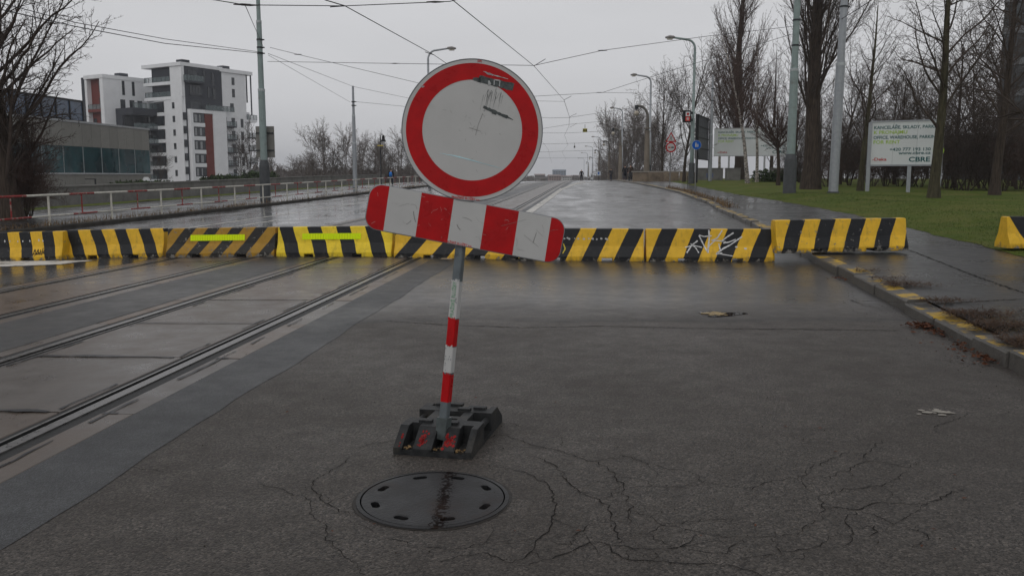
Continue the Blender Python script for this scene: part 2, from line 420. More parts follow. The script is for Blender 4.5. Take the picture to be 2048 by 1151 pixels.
FLUO = M('fluorescent_tape', (.70, .90, .0), .35, 0, .05, 40)
SPRAY = M('white_spray', (.62, .62, .62), .7, 0, .2, 25)
SPRAYB = M('black_spray', (.02, .02, .022), .7)
IRON = None
# ------------------------------------------------------------------ sky is the world; ground, road, pavements
rng = random.Random(7)
def srange(a, b, st0, grow=1.06, mx=25):
    out = [a]; d = st0
    while out[-1] < b:
        out.append(out[-1] + d)
        if out[-1] > 20: d = min(mx, d * grow)
    return out
SS = srange(-8, 640, 1.0)
def strip(name, ta, tb, ss, nt, mat, dz=0., zf=None, kind='structure', parent=None):
    b = MB(); rows = []
    for s in ss:
        a, c = ta(s), tb(s); row = []
        for j in range(nt + 1):
            t = a + (c - a) * j / nt
            p = zf(s, t) if zf else RW(s, t, dz)
            row.append(p)
        rows.append(row)
    b.grid([r[::-1] for r in rows]); o = b.build(name, mat, parent)
    # make sure it faces up
    if o.data.polygons[0].normal.z < 0: o.data.flip_normals()
    if parent is None: o['kind'] = kind
    return o
K = lambda c: (lambda s: c)
kr = lambda s: lin(KERB, s); la = lambda s: lin(LAWN, s)
def groundz(s, t):
    z = prof(min(s, 104))
    z -= max(0, min(5, (s - 118) * .06))
    if t < -24: z -= .5 + min(.6, (-24 - t) * .008)
    elif t > lin(LAWN, s) + 8: z -= .05 + min(1., (t - lin(LAWN, s) - 8) * .02)
    else: z -= .35
    x, y = XY(s, t); return Vector((x, y, z))
gb = MB(); gs = [-80, -40, -20, -8] + list(range(0, 130, 6)) + [140, 160, 180, 200, 240, 300, 400, 600, 900, 1500, 2600]
gt = [-1500, -800, -400, -250, -150, -100, -70, -50, -40, -30, -24.3, -23.9, -18, -12, -6, 0, 6, 12, 16, 19, 22, 26, 30, 40, 60, 90, 150, 300, 700, 1500]
gb.grid([[groundz(s, t) for t in gt] for s in gs]); gro = gb.build('ground', EARTH, kind='structure')
if gro.data.polygons[0].normal.z < 0: gro.data.flip_normals()

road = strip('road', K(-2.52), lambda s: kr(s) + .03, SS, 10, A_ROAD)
strip('road', K(-15.85), K(-7.5), SS, 6, A_LEFT)
strip('road', K(-5.46), K(-4.5), SS, 2, A_DARK)
# the smoother strip of asphalt that closes the track bed, with a ragged edge
def ragged(t0, a): 
    r2 = random.Random(3); ph = [r2.uniform(0, 6) for _ in range(4)]
    return lambda s: t0 + a * (math.sin(s * 2.1 + ph[0]) + .6 * math.sin(s * 5.3 + ph[1]) + .4 * math.sin(s * 11 + ph[2]))
sfine = [x * .25 for x in range(-20, 60)] + srange(15, 640, 1.0)
strip('asphalt_strip', K(-2.513), ragged(-2.07, .013), sfine, 2, A_STRIP, .002)

bed = strip('track_bed', K(-7.5), K(-2.52), SS, 4, TAR, -.062)
tracks = thing('tram_track', 'two tram tracks of steel grooved rails set in concrete panels', 'tram track', (0, 0, 0))
del tracks['category'], tracks['label']; tracks['kind'] = 'structure'
def rail(t0, sg):
    prof2 = [(.115, -.007), (.037, -.007), (.037, .002), (-.030, .002), (-.030, -.045), (-.075, -.045), (-.075, -.001), (-.092, -.001), (-.092, -.007), (-.13, -.007)]
    mats = [1, 0, 0, 0, 1, 1, 0, 0, 1]
    b = MB(); ss = srange(-6, 420, 1.0)
    for j in range(len(prof2) - 1):
        (d0, z0), (d1, z1) = prof2[j], prof2[j + 1]
        rows = [[RW(s, t0 + sg * d0, z0), RW(s, t0 + sg * d1, z1)] for s in ss]
        if sg > 0: rows = [r[::-1] for r in rows]
        b.grid([r[::-1] for r in rows], mats[j])
    return b.build('rail', [STEEL, FILLER], tracks)
TA, TB_, TC, TD = -2.83, -4.25, -5.75, -7.18
rail(TA, 1); rail(TB_, -1); rail(TC, 1); rail(TD, -1)
def panel(s0, s1, t0, t1, name='concrete_panel'):
    g = .009; b = MB(); h = rng.uniform(-.003, .002)
    n = max(1, int((s1 - s0) / 6))
    rows = []
    for i in range(n + 1):
        s = s0 + g + (s1 - s0 - 2 * g) * i / n
        rows.append([RW(s, t1, -.05), RW(s, t1, h - .004), RW(s, t1 - .006, h), RW(s, t0 + .006, h), RW(s, t0, h - .004), RW(s, t0, -.05)])
    b.grid(rows)
    for r in (rows[0], rows[-1]): b.add(r, [(0, 1, 4, 5), (1, 2, 3, 4)])
    return b.build(name, C_PANEL, tracks)
jr = [-1.6, -.1, 1.55, 3.05, 4.4, 5.86, 7.3, 8.78, 10.4, 12.05]
while jr[-1] < 34: jr.append(jr[-1] + 1.55)
jl = [5.4, 7.3]
while jl[-1] < 34: jl.append(jl[-1] + 3.05)
for js, cols in ((jr, ((-4.5, -4.367), (-4.118, -2.962), (-2.713, -2.52))), (jl, ((-5.634, -5.46), (-7.047, -5.883), (-7.5, -7.297)))):
    for t0, t1 in cols:
        for a, b_ in zip(js, js[1:]): panel(a, b_, t0, t1)
        panel(js[-1], 420, t0, t1)
# black bitumen poured along a few of the joints
tb = MB()
for s, w, t0, t1 in ((5.86, .04, -4.1, -2.97), (5.86, .03, -2.7, -2.53), (4.4, .034, -4.1, -2.97), (4.4, .02, -2.7, -2.53), (7.3, .022, -4.1, -2.97), (8.78, .018, -4.1, -2.97)):
    pts = []; ws = []; t = t0
    while t < t1:
        pts.append(RW(s + rng.uniform(-.012, .012), t, .004)); ws.append(w * rng.uniform(.5, 1.6)); t += .09
    tb.ribbon(pts, ws)
for t0 in (TA - .16, TA + .17, TB_ + .17):
    s = 3.2
    while s < 12:
        L = rng.uniform(.3, 1.0); pts = []; ws = []; x = 0
        while x < L: pts.append(RW(s + x, t0 + rng.uniform(-.008, .008), .0045)); ws.append(.03 * rng.uniform(.2, 1)); x += .1
        if len(pts) > 2: tb.ribbon(pts, ws)
        s += L + rng.uniform(.1, .9)
tbo = tb.build('joint_bitumen', TAR, tracks); tbo['kind'] = 'stuff'

# ---- pavements, kerbs, lawn
def zr(extra): return lambda s, t: Vector((*XY(s, t), prof(s) + extra))
def tilt_pave(s, t):
    return Vector((*XY(s, t), prof(s) + .12))
strip('pavement', lambda s: kr(s) + .2, lambda s: la(s) + .12, SS, 6, A_PAVE, zf=tilt_pave)
def lawnz(s, t):
    x, y = XY(s, t); tl = la(s)
    return Vector((x, y, prof(s) + .126 + .17 * sstep((t - tl) / 3) + .03 * math.sin(s * .7 + t) * sstep((t - tl) / 2)))
lawn = strip('lawn', lambda s: la(s) + .05 * math.sin(s * 1.7) + .04 * math.sin(s * 4.1), lambda s: la(s) + 32, [x * .5 for x in range(-16, 120)] + srange(60, 130, 2), 40, LAWNM, zf=lawnz)
strip('pavement', K(-24.2), K(-15.95), SS, 4, A_LEFT, zf=lambda s, t: Vector((*XY(s, t), prof(s) + cross(LK) + .12)))
# left kerb, dark and far: one run of stone
kb = MB(); rows = []
for s in SS:
    f = lambda t, z: Vector((*XY(s, t), prof(s) + cross(LK) + z))
    rows.append([f(LK + .02, -.1), f(LK + .02, .10), f(LK, .13), f(LK - .2, .13), f(LK - .2, -.1)])
kb.grid(rows); lk = kb.build('kerb', M('dark_kerb_stone', (.05, .046, .04), .8, 0, .4, 3, kind='World', bump=.01), kind='structure')
# right kerb: every stone
kerb = thing('kerb', '', ''); del kerb['label'], kerb['category']; kerb['kind'] = 'structure'
js = [4.55, 5.25, 5.98, 6.62, 7.55, 8.45, 9.7]
def kpt(y):                                    # kerb line by distance y
    pts = [XY(*q) for q in KERB]
    for (a, b), (c, d) in zip(pts, pts[1:]):
        if y <= d: return a + (c - a) * (y - b) / (d - b)
js = [-2, -1, 0.02, 1, 2.05, 2.95, 3.9, 4.6, 5.2, 5.77, 6.37, 7.31, 8.19, 9.43]
while js[-1] < 42: js.append(js[-1] + rng.uniform(.92, 1.05))
for i, (a, b_) in enumerate(zip(js, js[1:])):
    p = Vector((kpt(a), a, 0)); q = Vector((kpt(b_), b_, 0)); d = (q - p).normalized(); n = Vector((d.y, -d.x, 0))
    z = surf(p.x - .1, p.y); z2 = surf(q.x - .1, q.y); off = rng.uniform(-.014, .014); lift = rng.uniform(-.022, .012); r1 = rng.uniform(-.01, .01)
    if 9 < i < 12: lift -= .015
    k = MB(); p = p + d * .009; q = q - d * .009
    ring = [(.0, -.12), (0, .105), (.012, .122), (.2, .133), (.2, -.12)]
    rows = []
    for (e, ez, c) in ((p, z, 1), (p + d * .012, z, 0), (q - d * .012, z2, 0), (q, z2, 1)):
        rr = r1 if e is p or c == 1 and ez == z else -r1
        rows.append([Vector((e.x, e.y, ez)) + n * (w + off + (.004 if c and w == 0 else 0)) + Vector((0, 0, h + lift + rr - (.008 if c and h > 0 else 0))) for w, h in ring])
    k.grid(rows); k.add(rows[0], [(4, 3, 2, 1, 0)]); k.add(rows[-1], [(0, 1, 2, 3, 4)])
    o = k.build('kerb_stone', KERBM, kerb); o.data.update()
k = MB(); rows = []
for s in srange(ST(kpt(js[-1]), js[-1])[0], 420, 1.5):
    tk = kr(s); f = lambda w, z: Vector((*XY(s, tk + w), prof(s) + z))
    rows.append([f(0, -.1), f(0, .105), f(.015, .125), f(.2, .13), f(.2, -.1)])
k.grid(rows); k.build('kerb_run', KERBM, kerb)

# ---- painted markings
mk = strip('road_marking', K(-2.30), K(-2.0), srange(19, 60, 1), 1, PAINT, .008)
strip('road_marking', lambda s: -2.30 + max(0, (s - 60)) * .03, lambda s: -2.0 + max(0, s - 60) * .034, srange(60, 102, 2), 1, PAINT, .008)
strip('road_marking', lambda s: -2.0 + max(0, (s - 74)) * .10, lambda s: -1.75 + max(0, s - 74) * .108, srange(74, 102, 2), 1, PAINT, .010)
strip('road_marking', K(-11.6), K(-11.46), srange(16, 100, 2), 1, PAINT, .005)
for a in (35, 47, 59, 71): strip('road_marking', K(-13.4), K(-13.27), [a, a + 3, a + 6], 1, PAINT, .005)
strip('road_marking', K(-10.3), K(-10.15), [24, 25.5, 27], 1, PAINT, .005)
q = [hit(-60, 536), hit(120, 529), hit(186, 521), hit(-60, 523)]
mq = MB(); mq.add([p + Vector((0, 0, .006)) for p in q], [(0, 1, 2, 3)]); mq.build('road_marking', PAINT, kind='structure')
q = [hit(880, 519), hit(902, 520), hit(912, 513.5), hit(890, 513)]
mq = MB(); mq.add([p + Vector((0, 0, .008)) for p in q], [(0, 1, 2, 3)]); mq.build('road_marking', M('tan_paint', (.3, .24, .17), .5), kind='structure')
# worn white splash of paint on the asphalt
mq = MB()
c0 = hit(1876, 825)
for i in range(46):
    a = rng.gauss(0, .045); b_ = rng.gauss(0, .03); r = abs(rng.gauss(0, .008)) + .002
    ang0 = rng.uniform(0, 6); n = 6
    if i > 38: a *= 3; r *= .5
    mq.add([(c0.x + a + r * 1.5 * math.cos(ang0 + k * 6.283 / n) * rng.uniform(.6, 1.2), c0.y + b_ + r * math.sin(ang0 + k * 6.283 / n) * rng.uniform(.6, 1.2), .0042 + i * .00005) for k in range(n)], [tuple(range(n))])
mq.build('colour_flecks', M('splash_paint', (.30, .28, .245), .6), road, kind='stuff')
# seams and cracks in the asphalt: dark ribbons laid on top, inner shade as colour
def cracks(lines, w, name, par, z=.0025, wob=.02, branch=.0, mat=None, onf=None, kind='stuff'):
    b = MB()
    def run(pts, w):
        out = [pts[0]]
        for a, c in zip(pts, pts[1:]):
            L = (c - a).length; n = max(1, int(L / .022)); d = (c - a) / n; nn = Vector((-d.y, d.x, 0)).normalized()
            for i in range(1, n + 1):
                o = rng.gauss(0, wob) if i < n else 0
                out.append(a + d * i + nn * o + Vector((0, 0, 0)))
        zz = Vector((0, 0, z)); m = len(out)
        b.ribbon([p + zz for p in out], [w * rng.uniform(.35, 1.5) * (1 if 1 < i < m - 2 else .6) for i in range(m)])
        for p in out[2:-2]:
            if rng.random() < branch:
                a = rng.uniform(0, 6.28); L = rng.uniform(.08, .3); q = [p]
                for k in range(4): a += rng.gauss(0, .5); q.append(q[-1] + Vector((math.cos(a), math.sin(a), 0)) * L / 4)
                b.ribbon([u + zz for u in q], [w * .6, w * .5, w * .4, w * .3, w * .1])
    for ln in lines: run([(onf or hit)(*p) for p in ln], w)
    return b.build(name, mat or CRACK, par, kind=kind)
ZC = [[(0,600),(90,630),(190,650),(300,690),(380,715),(410,755),(450,805),(440,815)], [(60,670),(130,685),(175,710),(230,780),(270,815),(350,845),(400,905),(410,960),(430,1020)], [(350,845),(440,815),(475,865),(465,900),(470,940),(400,930)],
 [(470,890),(560,915),(600,948),(700,965),(790,985),(920,1000),(1040,992),(1150,985)], [(370,760),(460,755),(545,770),(560,790),(710,800)], [(300,690),(350,690),(450,672),(520,690)], [(430,660),(540,700),(740,745),(770,775),(850,790),(960,803),(1030,775),(1165,750)],
 [(1165,750),(1200,715),(1250,695),(1310,670),(1350,655)], [(1165,750),(1160,775),(1195,812)], [(1250,760),(1330,735),(1370,715),(1420,690)], [(1390,690),(1440,640),(1490,605)], [(1420,690),(1500,700),(1570,715),(1620,700),(1660,685)],
 [(1230,830),(1290,810),(1400,800),(1480,790),(1580,735)], [(1230,830),(1240,875),(1245,920),(1210,930),(1160,960),(1140,985)], [(1240,875),(1330,880),(1390,885),(1460,858),(1560,860),(1660,865),(1740,825),(1810,805)], [(1390,885),(1340,915),(1330,930),(1360,960),(1360,1010),(1330,1030)],
 [(1400,895),(1480,920),(1530,945),(1590,910),(1660,865)], [(1370,960),(1450,950),(1465,975),(1430,995)], [(0,1100),(75,1055),(95,1010),(150,960),(175,870),(160,810),(140,780),(60,740),(0,725)], [(75,1055),(125,1085),(220,1060),(290,1030),(350,1015),(430,1030),(520,1040),(640,1040),(690,1025),(740,985)],
 [(640,1040),(600,1010),(545,980),(600,948)], [(430,985),(545,980)], [(370,1018),(400,1055),(465,1085),(560,1090),(720,1100),(860,1105),(960,1130),(1000,1150)], [(690,1045),(860,1062),(920,1005)], [(1040,1000),(1075,1055),(1180,1045),(1240,1020),(1290,990),(1360,985)],
 [(900,1085),(1000,1070),(1075,1055)], [(780,1060),(800,1100)], [(465,1085),(465,1045)], [(565,1085),(570,1055)], [(0,1005),(95,1000)], [(130,1012),(240,1025),(255,985),(320,940),(380,925)], [(0,1110),(60,1110),(125,1085)], [(1085,1085),(1160,1085),(1165,1060)],
 [(1560,950),(1660,985),(1665,1010),(1600,1040)], [(1680,580),(1700,550),(1790,520),(1830,495)], [(1500,805),(1560,850)], [(600,945),(700,930),(790,925),(900,920)], [(1090,890),(1220,893)], [(190,590),(200,630)], [(460,800),(560,790)]]
cr = [[(1024 + x / 2, 576 + y / 2) for x, y in ln] for ln in ZC]
cr += [[(699,914),(675,935),(627,961),(622,973),(646,1002),(663,1012),(700,1033)], [(515,968),(565,978),(613,997),(622,1016),(618,1028),(641,1045)], [(663,1012),(665,1000),(700,990)], [(646,1045),(656,1069),(651,1074),(677,1098),(700,1119),(730,1149)], [(249,933),(354,944)],
 [(989,846),(1022,847),(1047,854)], [(961,881),(997,868),(1024,876),(1050,878)], [(959,927),(989,932),(1017,937),(1024,938)], [(880,1124),(960,1105),(1024,1126)], [(760,1070),(830,1092),(900,1100),(1024,1078)], [(700,1040),(745,1062)], [(700,900),(740,888),(790,880)]]
heavy = [17, 19, 22, 1, 0, 14, 18]
cracks([cr[i] for i in heavy], .0042, 'crack', road, .0025, .007, .02)
cracks([l for i, l in enumerate(cr) if i not in heavy], .003, 'crack', road, .0024, .008, .05)
cracks([[(770, 642), (900, 650), (1050, 655), (1200, 652), (1420, 657), (1640, 659), (1800, 661)]], .012, 'crack', road, .003, .006, 0)
cracks([[(1818, 500), (1870, 520), (1940, 548), (2048, 586)], [(1700, 600), (1850, 608), (2048, 598)]], .022, 'crack', None, .004, .012, 0, kind='stuff')
# shallow puddle left in a dip
def puddle():
    m = N('puddle_water'); m.set('Base Color', (.012, .011, .01)); m.set('Roughness', .03); return m.mat
PUD = puddle()
pb = MB(); c0 = hit(1441, 628); vs = []
for k in range(22):
    a = k / 22 * 6.283; r = 1 + .3 * math.sin(3 * a + 1) + .15 * math.sin(5 * a)
    vs.append((c0.x + .19 * r * math.cos(a) + .02 * math.cos(2 * a), c0.y + .15 * r * math.sin(a), .0045))
pb.add(vs, [tuple(range(22))]); tag(pb.build('puddle', PUD), 'small mirror-like puddle in the wet asphalt of the right lane', 'puddle')
pud = [o for o in bpy.data.objects if o.name == 'puddle'][0]; del pud['label'], pud['category']; pud['kind'] = 'structure'
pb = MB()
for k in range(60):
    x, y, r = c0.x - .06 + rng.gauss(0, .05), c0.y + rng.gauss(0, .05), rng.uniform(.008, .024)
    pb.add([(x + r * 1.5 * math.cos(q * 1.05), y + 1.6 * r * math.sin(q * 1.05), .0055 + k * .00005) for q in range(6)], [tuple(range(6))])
pb.build('colour_flecks', M('ochre_flecks', (.26, .165, .03), .3, 0, .3, 30), road, kind='stuff')  # scattered ochre flecks inside the puddle outline

# ------------------------------------------------------------------ dead grass, leaves, grit, lawn blades
def blades(name, spots, mat, parent=None, kind='stuff'):
    V = []; Fc = []
    for (p, L, w, az, tilt) in spots:
        d = Vector((math.cos(az) * math.cos(tilt), math.sin(az) * math.cos(tilt), math.sin(tilt))); s_ = Vector((-math.sin(az), math.cos(az), 0)) * w / 2
        n = len(V); m_ = p + d * L * .6 + Vector((0, 0, L * .06)); e = p + d * L - Vector((0, 0, L * .12))
        V += [p - s_, p + s_, m_ + s_ * .7, m_ - s_ * .7, e]; Fc += [(n, n + 1, n + 2, n + 3), (n + 3, n + 2, n + 4)]
    b = MB(); b.v = [tuple(v) for v in V]; b.f = [list(f) for f in Fc]; b.m = [0] * len(Fc)
    return b.build(name, mat, parent, kind=kind)
sp = []
for (px, py, n, sxx, syy) in ((1800, 572, 300, .2, .13), (1760, 560, 90, .16, .06), (1875, 606, 160, .2, .06), (1930, 632, 420, .24, .12), (1985, 655, 380, .22, .1), (2030, 690, 420, .2, .14), (1735, 545, 70, .12, .08), (1990, 700, 120, .1, .06)):
    c0 = hit(px, py)
    for i in range(int(n * 2.2)):
        x, y = c0.x + rng.gauss(0, sxx), c0.y + rng.gauss(0, syy)
        if x < kpt(y) + .06: continue
        sp.append((Vector((x, y, surf(x, y) + .012 + rng.uniform(0, .02))), rng.uniform(.05, .17), rng.uniform(.003, .008), rng.uniform(0, 6.28), rng.uniform(-.05, .35)))
blades('dead_grass', sp, DEAD)
sp = []
for i in range(4200):                           # weeds along both kerbs
    if i % 3:
        s = rng.uniform(20, 95) if rng.random() < .8 else rng.uniform(16, 40); t = LK - rng.uniform(.15, .5) * (1 + .5 * math.sin(s * .5))
        p = Vector((*XY(s, t), prof(s) + cross(LK) + .12)); L = rng.uniform(.06, .3)
    else:
        y = rng.uniform(30, 60); x = kpt(y) + .25 + abs(rng.gauss(0, .25)); p = Vector((x, y, surf(x, y))); L = rng.uniform(.05, .3)
    sp.append((p, L, .016, rng.uniform(0, 6.28), rng.uniform(.3, 1.4)))
blades('dead_weeds', sp, M('straw_weeds', (.16, .105, .055), .85, 0, .4, 3, kind='World'))
sp = []
for i in range(52000):
    y = 7 + 38 * rng.random() ** 1.5; xl = XY(*[ST(0, y)[0], 0])[0]
    s = rng.uniform(6, 46) if i % 3 else rng.uniform(8, 22); t = la(s) - .04 + abs(rng.gauss(0, 4)) + rng.random() * .2
    p = lawnz(s, t); sp.append((p - Vector((0, 0, .004)), rng.uniform(.02, .05), .005 + .0003 * s, rng.uniform(0, 6.28), rng.uniform(.3, 1.3)))
blades('lawn_grass', sp, BLADE)
lv = MB()
for (px, py, n, sg) in ((1848, 655, 170, .08), (1940, 690, 40, .16), (1700, 540, 22, .14), (1900, 640, 50, .12), (1985, 690, 60, .12)):
    c0 = hit(px, py)
    for i in range(n):
        x, y = c0.x + rng.gauss(0, sg), c0.y + rng.gauss(0, sg * .7)
        if x > kpt(y) - .02: x = kpt(y) - rng.uniform(.02, .1)
        M4 = Matrix.Translation((x, y, surf(x, y) + .008 + rng.random() * .03)) @ Matrix.Rotation(rng.uniform(0, 6), 4, 'Z') @ Matrix.Rotation(rng.gauss(0, .6), 4, 'X')
        r = rng.uniform(.01, .03); lv.add([M4 @ Vector(q) for q in ((-r, 0, 0), (0, -r * .5, .004), (r, 0, 0), (0, r * .5, .004))], [(0, 1, 2, 3)])
for i in range(34):
    c0 = hit(rng.uniform(200, 1950), rng.uniform(640, 1120)); r = rng.uniform(.005, .014)
    if ST(c0.x, c0.y)[1] < -2: continue
    M4 = Matrix.Translation((c0.x, c0.y, .006)) @ Matrix.Rotation(rng.uniform(0, 6), 4, 'Z') @ Matrix.Rotation(rng.gauss(0, .2), 4, 'X')
    lv.add([M4 @ Vector(q) for q in ((-r, 0, 0), (0, -r * .4, .002), (r, 0, 0), (0, r * .4, .002))], [(0, 1, 2, 3)])
lv.build('fallen_leaves', LEAF, kind='stuff')
gr = MB()
for i in range(260):                            # grit swept against the kerb
    y = rng.uniform(4.5, 13); x = kpt(y) - abs(rng.gauss(0, .3)) - .01; r = rng.uniform(.002, .0055)
    gr.add([(x - r, y, .003), (x, y - r, .003), (x + r, y, .003), (x, y + r, .003), (x, y, .003 + r)], [(0, 1, 4), (1, 2, 4), (2, 3, 4), (3, 0, 4)])
for i in range(160):
    c0 = hit(rng.uniform(300, 1900), rng.uniform(560, 1140)); r = rng.uniform(.002, .005); x, y = c0.x, c0.y
    gr.add([(x - r, y, .004), (x, y - r, .004), (x + r, y, .004), (x, y + r, .004), (x, y, .004 + r)], [(0, 1, 4), (1, 2, 4), (2, 3, 4), (3, 0, 4)])
gr.build('grit', M('grit_dark', (.03, .025, .02), .9, 0, .5, 40, kind='World'), kind='stuff')

# ------------------------------------------------------------------ manhole
mc = hit(866, 996); MR = .292
man = thing('manhole_cover', 'round wet iron manhole cover in the asphalt, with a ring of oval slots', 'manhole cover', (mc.x, mc.y, 0))
def iron():
    m = N('wet_iron'); co = m.coord('Object'); a = m.noise(co, 6, 6, .6); f = m.noise(co, 90, 4, .6)
    c = m.mix(m.ramp(a, .35, .7), (.012, .0125, .014), (.024, .024, .025)); sx = m.n('SeparateXYZ'); m.l(co, sx.inputs[0])
    st = m.math('ABSOLUTE', m.math('SUBTRACT', sx.outputs['X'], .045))
    run = m.math('MULTIPLY', m.ramp(m.math('ADD', st, m.math('MULTIPLY', m.math('SUBTRACT', f, .5), .12)), .014, .030, 1, 0), m.ramp(m.noise(co, 50, 4), .40, .5))
    c = m.mix(run, c, (.007, .0035, .003))
    rst = m.ramp(m.math('ADD', m.noise(co, 3, 6, .7), m.math('MULTIPLY', m.n('VectorMath').outputs[0], 0)), .54, .72, 0, .6)
    c = m.mix(rst, c, (.045, .028, .02))
    m.set('Base Color', c); m.set('Roughness', m.mix(run, m.ramp(a, .3, .7, .32, .55), (.8, .8, .8))); m.set('Specular IOR Level', m.ramp(run, 0, 1, .25, .1)); m.set('Metallic', .0); m.bump(m.math('ADD', f, m.math('MULTIPLY', a, 2)), .0016); return m.mat
IRON = iron()
slots = [(i * 45 + 22 + rng.uniform(-4, 4)) for i in range(8)]
b = MB(); n = 72
def ring(b, r0, z0, r1, z1, mi=0, inv=False):
    vs = [(r0 * math.cos(6.28319 * k / n), r0 * math.sin(6.28319 * k / n), z0) for k in range(n)] + [(r1 * math.cos(6.28319 * k / n), r1 * math.sin(6.28319 * k / n), z1) for k in range(n)]
    b.add(vs, [(k, (k + 1) % n, n + (k + 1) % n, n + k) for k in range(n)], mi)
# frame ring a little proud of the road
ring(b, MR + .022, -.002, MR + .02, .005); ring(b, MR + .02, .005, MR + .004, .007); ring(b, MR + .004, .007, MR + .003, -.03)
fr = b.build('frame', IRON, man)
# cover: annuli with gaps where the slots are
b = MB(); rs0, rs1 = .215, .262
ring(b, MR - .001, -.02, MR - .002, .0055); ring(b, MR - .002, .0055, rs1, .0065); ring(b, rs0, .007, .001, .0085)
half = 8.2
seg = []
for k in range(8):
    a0 = slots[k] + half; a1 = slots[(k + 1) % 8] - half + (360 if k == 7 else 0); m_ = 8
    vs = []
    for i in range(m_ + 1):
        a = R(a0 + (a1 - a0) * i / m_)
        # rounded slot ends
        e = .0
        vs += [(rs0 * math.cos(a), rs0 * math.sin(a), .007), (rs1 * math.cos(a), rs1 * math.sin(a), .0065)]
    b.add(vs, [(2 * i, 2 * i + 1, 2 * i + 3, 2 * i + 2) for i in range(m_)])
    # slot: rounded corners and walls
    a = R(slots[k]); ca, sa = math.cos(a), math.sin(a); rm = (rs0 + rs1) / 2; hw = (rs1 - rs0) / 2 + .004; hl = rm * R(half) + .003
    rot = lambda u, v, z: ((rm + u) * ca - v * sa, (rm + u) * sa + v * ca, z)
    rim = []; inn = []; rr = .013
    for q in range(24):
        th = q / 24 * 6.28319; cu, cv = math.cos(th), math.sin(th)
        p = (cu * .0165, cv * .0165 + math.copysign(.015, cv)); inn.append(p)
        mxx = max(abs(cu) / hw, abs(cv) / hl); rim.append((cu / mxx, cv / mxx))
    vs = [rot(*p, .0066) for p in rim] + [rot(*p, .006) for p in inn] + [rot(*p, -.06) for p in inn]
    b.add(vs, [(q, (q + 1) % 24, 24 + (q + 1) % 24, 24 + q) for q in range(24)] + [(24 + q, 24 + (q + 1) % 24, 48 + (q + 1) % 24, 48 + q) for q in range(24)])
cov = b.build('cover', IRON, man)
b = MB(); rr_ = [MR + .030 + .004 * math.sin(k * .35) + .004 * rng.random() for k in range(n)]
b.add([((MR + .0195) * math.cos(6.28319 * k / n), (MR + .0195) * math.sin(6.28319 * k / n), .0022) for k in range(n)] + [(rr_[k] * math.cos(6.28319 * k / n), rr_[k] * math.sin(6.28319 * k / n), .0018) for k in range(n)], [(k, (k + 1) % n, n + (k + 1) % n, n + k) for k in range(n)])
b.build('silt_ring', M('wet_silt', (.022, .019, .016), .5, 0, .4, 30), man)
b = MB(); b.add([(MR * math.cos(6.28 * k / 40), MR * math.sin(6.28 * k / 40), -.061) for k in range(40)], [tuple(range(40))]); b.build('shaft', BLACK, man)
# the road sheet is opened under the cover
bm = bmesh.new(); bm.from_mesh(road.data)
def near(f):
    xs = [v.co.x for v in f.verts]; ys = [v.co.y for v in f.verts]
    return max(xs) > mc.x - .36 and min(xs) < mc.x + .36 and max(ys) > mc.y - .36 and min(ys) < mc.y + .36
dead = [f for f in bm.faces if near(f)]; keep = set(e for f in bm.faces if f not in set(dead) for e in f.edges)
bm.edges.ensure_lookup_table()
ds = set(dead); bound = [e for e in set(e for f in dead for e in f.edges) if any(f not in ds for f in e.link_faces) or len(e.link_faces) == 1]
bmesh.ops.delete(bm, geom=dead, context='FACES_KEEP_BOUNDARY' if False else 'FACES_ONLY')
loose = [e for e in bm.edges if not e.link_faces and e not in set(bound)]
bmesh.ops.delete(bm, geom=loose, context='EDGES')
cv = [bm.verts.new((mc.x + (MR + .0205) * math.cos(6.28319 * k / n), mc.y + (MR + .0205) * math.sin(6.28319 * k / n), 0)) for k in range(n)]
ce = [bm.edges.new((cv[k], cv[(k + 1) % n])) for k in range(n)]
bmesh.ops.triangle_fill(bm, edges=[e for e in bound if e.is_valid] + ce, use_beauty=True)
for f in list(bm.faces):                         # nothing may span the opening
    c = f.calc_center_median()
    if len(f.verts) == 3 and all((v in set(cv)) for v in f.verts): bm.faces.remove(f)
bmesh.ops.recalc_face_normals(bm, faces=bm.faces); bm.to_mesh(road.data); bm.free()
if road.data.polygons[0].normal.z < 0: road.data.flip_normals()
# ------------------------------------------------------------------ the leaning no-entry sign on its rubber foot
base = GZ(887, 852, .115)
PX = Vector((base.x, base.y, 0))
sign = thing('road_sign', 'round red-rimmed white no-entry sign above a tilted red and white striped board', 'road sign', PX)
top = P3(943, 262, base.y + .09)
up = (top - base).normalized()
xa = Vector((1, .02, 0)); xa = (xa - up * xa.dot(up)).normalized(); ya = up.cross(xa)
def frame(o, x, y, z): return Matrix((( x.x, y.x, z.x, o.x), (x.y, y.y, z.y, o.y), (x.z, y.z, z.z, o.z), (0, 0, 0, 1)))
# post: square steel tube turned a little so that two sides show
PH = (top - base).length + .33
rp = Matrix.Rotation(R(-24), 4, 'Z')
PM = frame(base - up * .06, xa, ya, up) @ rp
def sq(b, z0, z1, w, mi=0, ch=.004):
    h = w / 2
    poly = [(-h + ch, -h), (h - ch, -h), (h, -h + ch), (h, h - ch), (h - ch, h), (-h + ch, h), (-h, h - ch), (-h, -h + ch)]
    b.prism([(x, y, z0) for x, y in poly], (0, 0, z1 - z0), mi, PM)
b = MB(); sq(b, 0, PH, .04); post = b.build('post', M('post_steel', (.12, .14, .15), .45, .2, .2, 14, dirt=(.06, .065, .068)), sign, PX)
def pz(px, py):                                 # height along the post under a photo row
    a, bb, c = ray(px, py); d = Vector((a, bb, c)); o = Vector((0, 0, H)); r = base - up * .06 - o
    # closest approach
    A = d.dot(d); B = d.dot(up); C = 1; D = d.dot(r); E_ = up.dot(r)
    return (A * E_ - B * D) / (B * B - A * C)
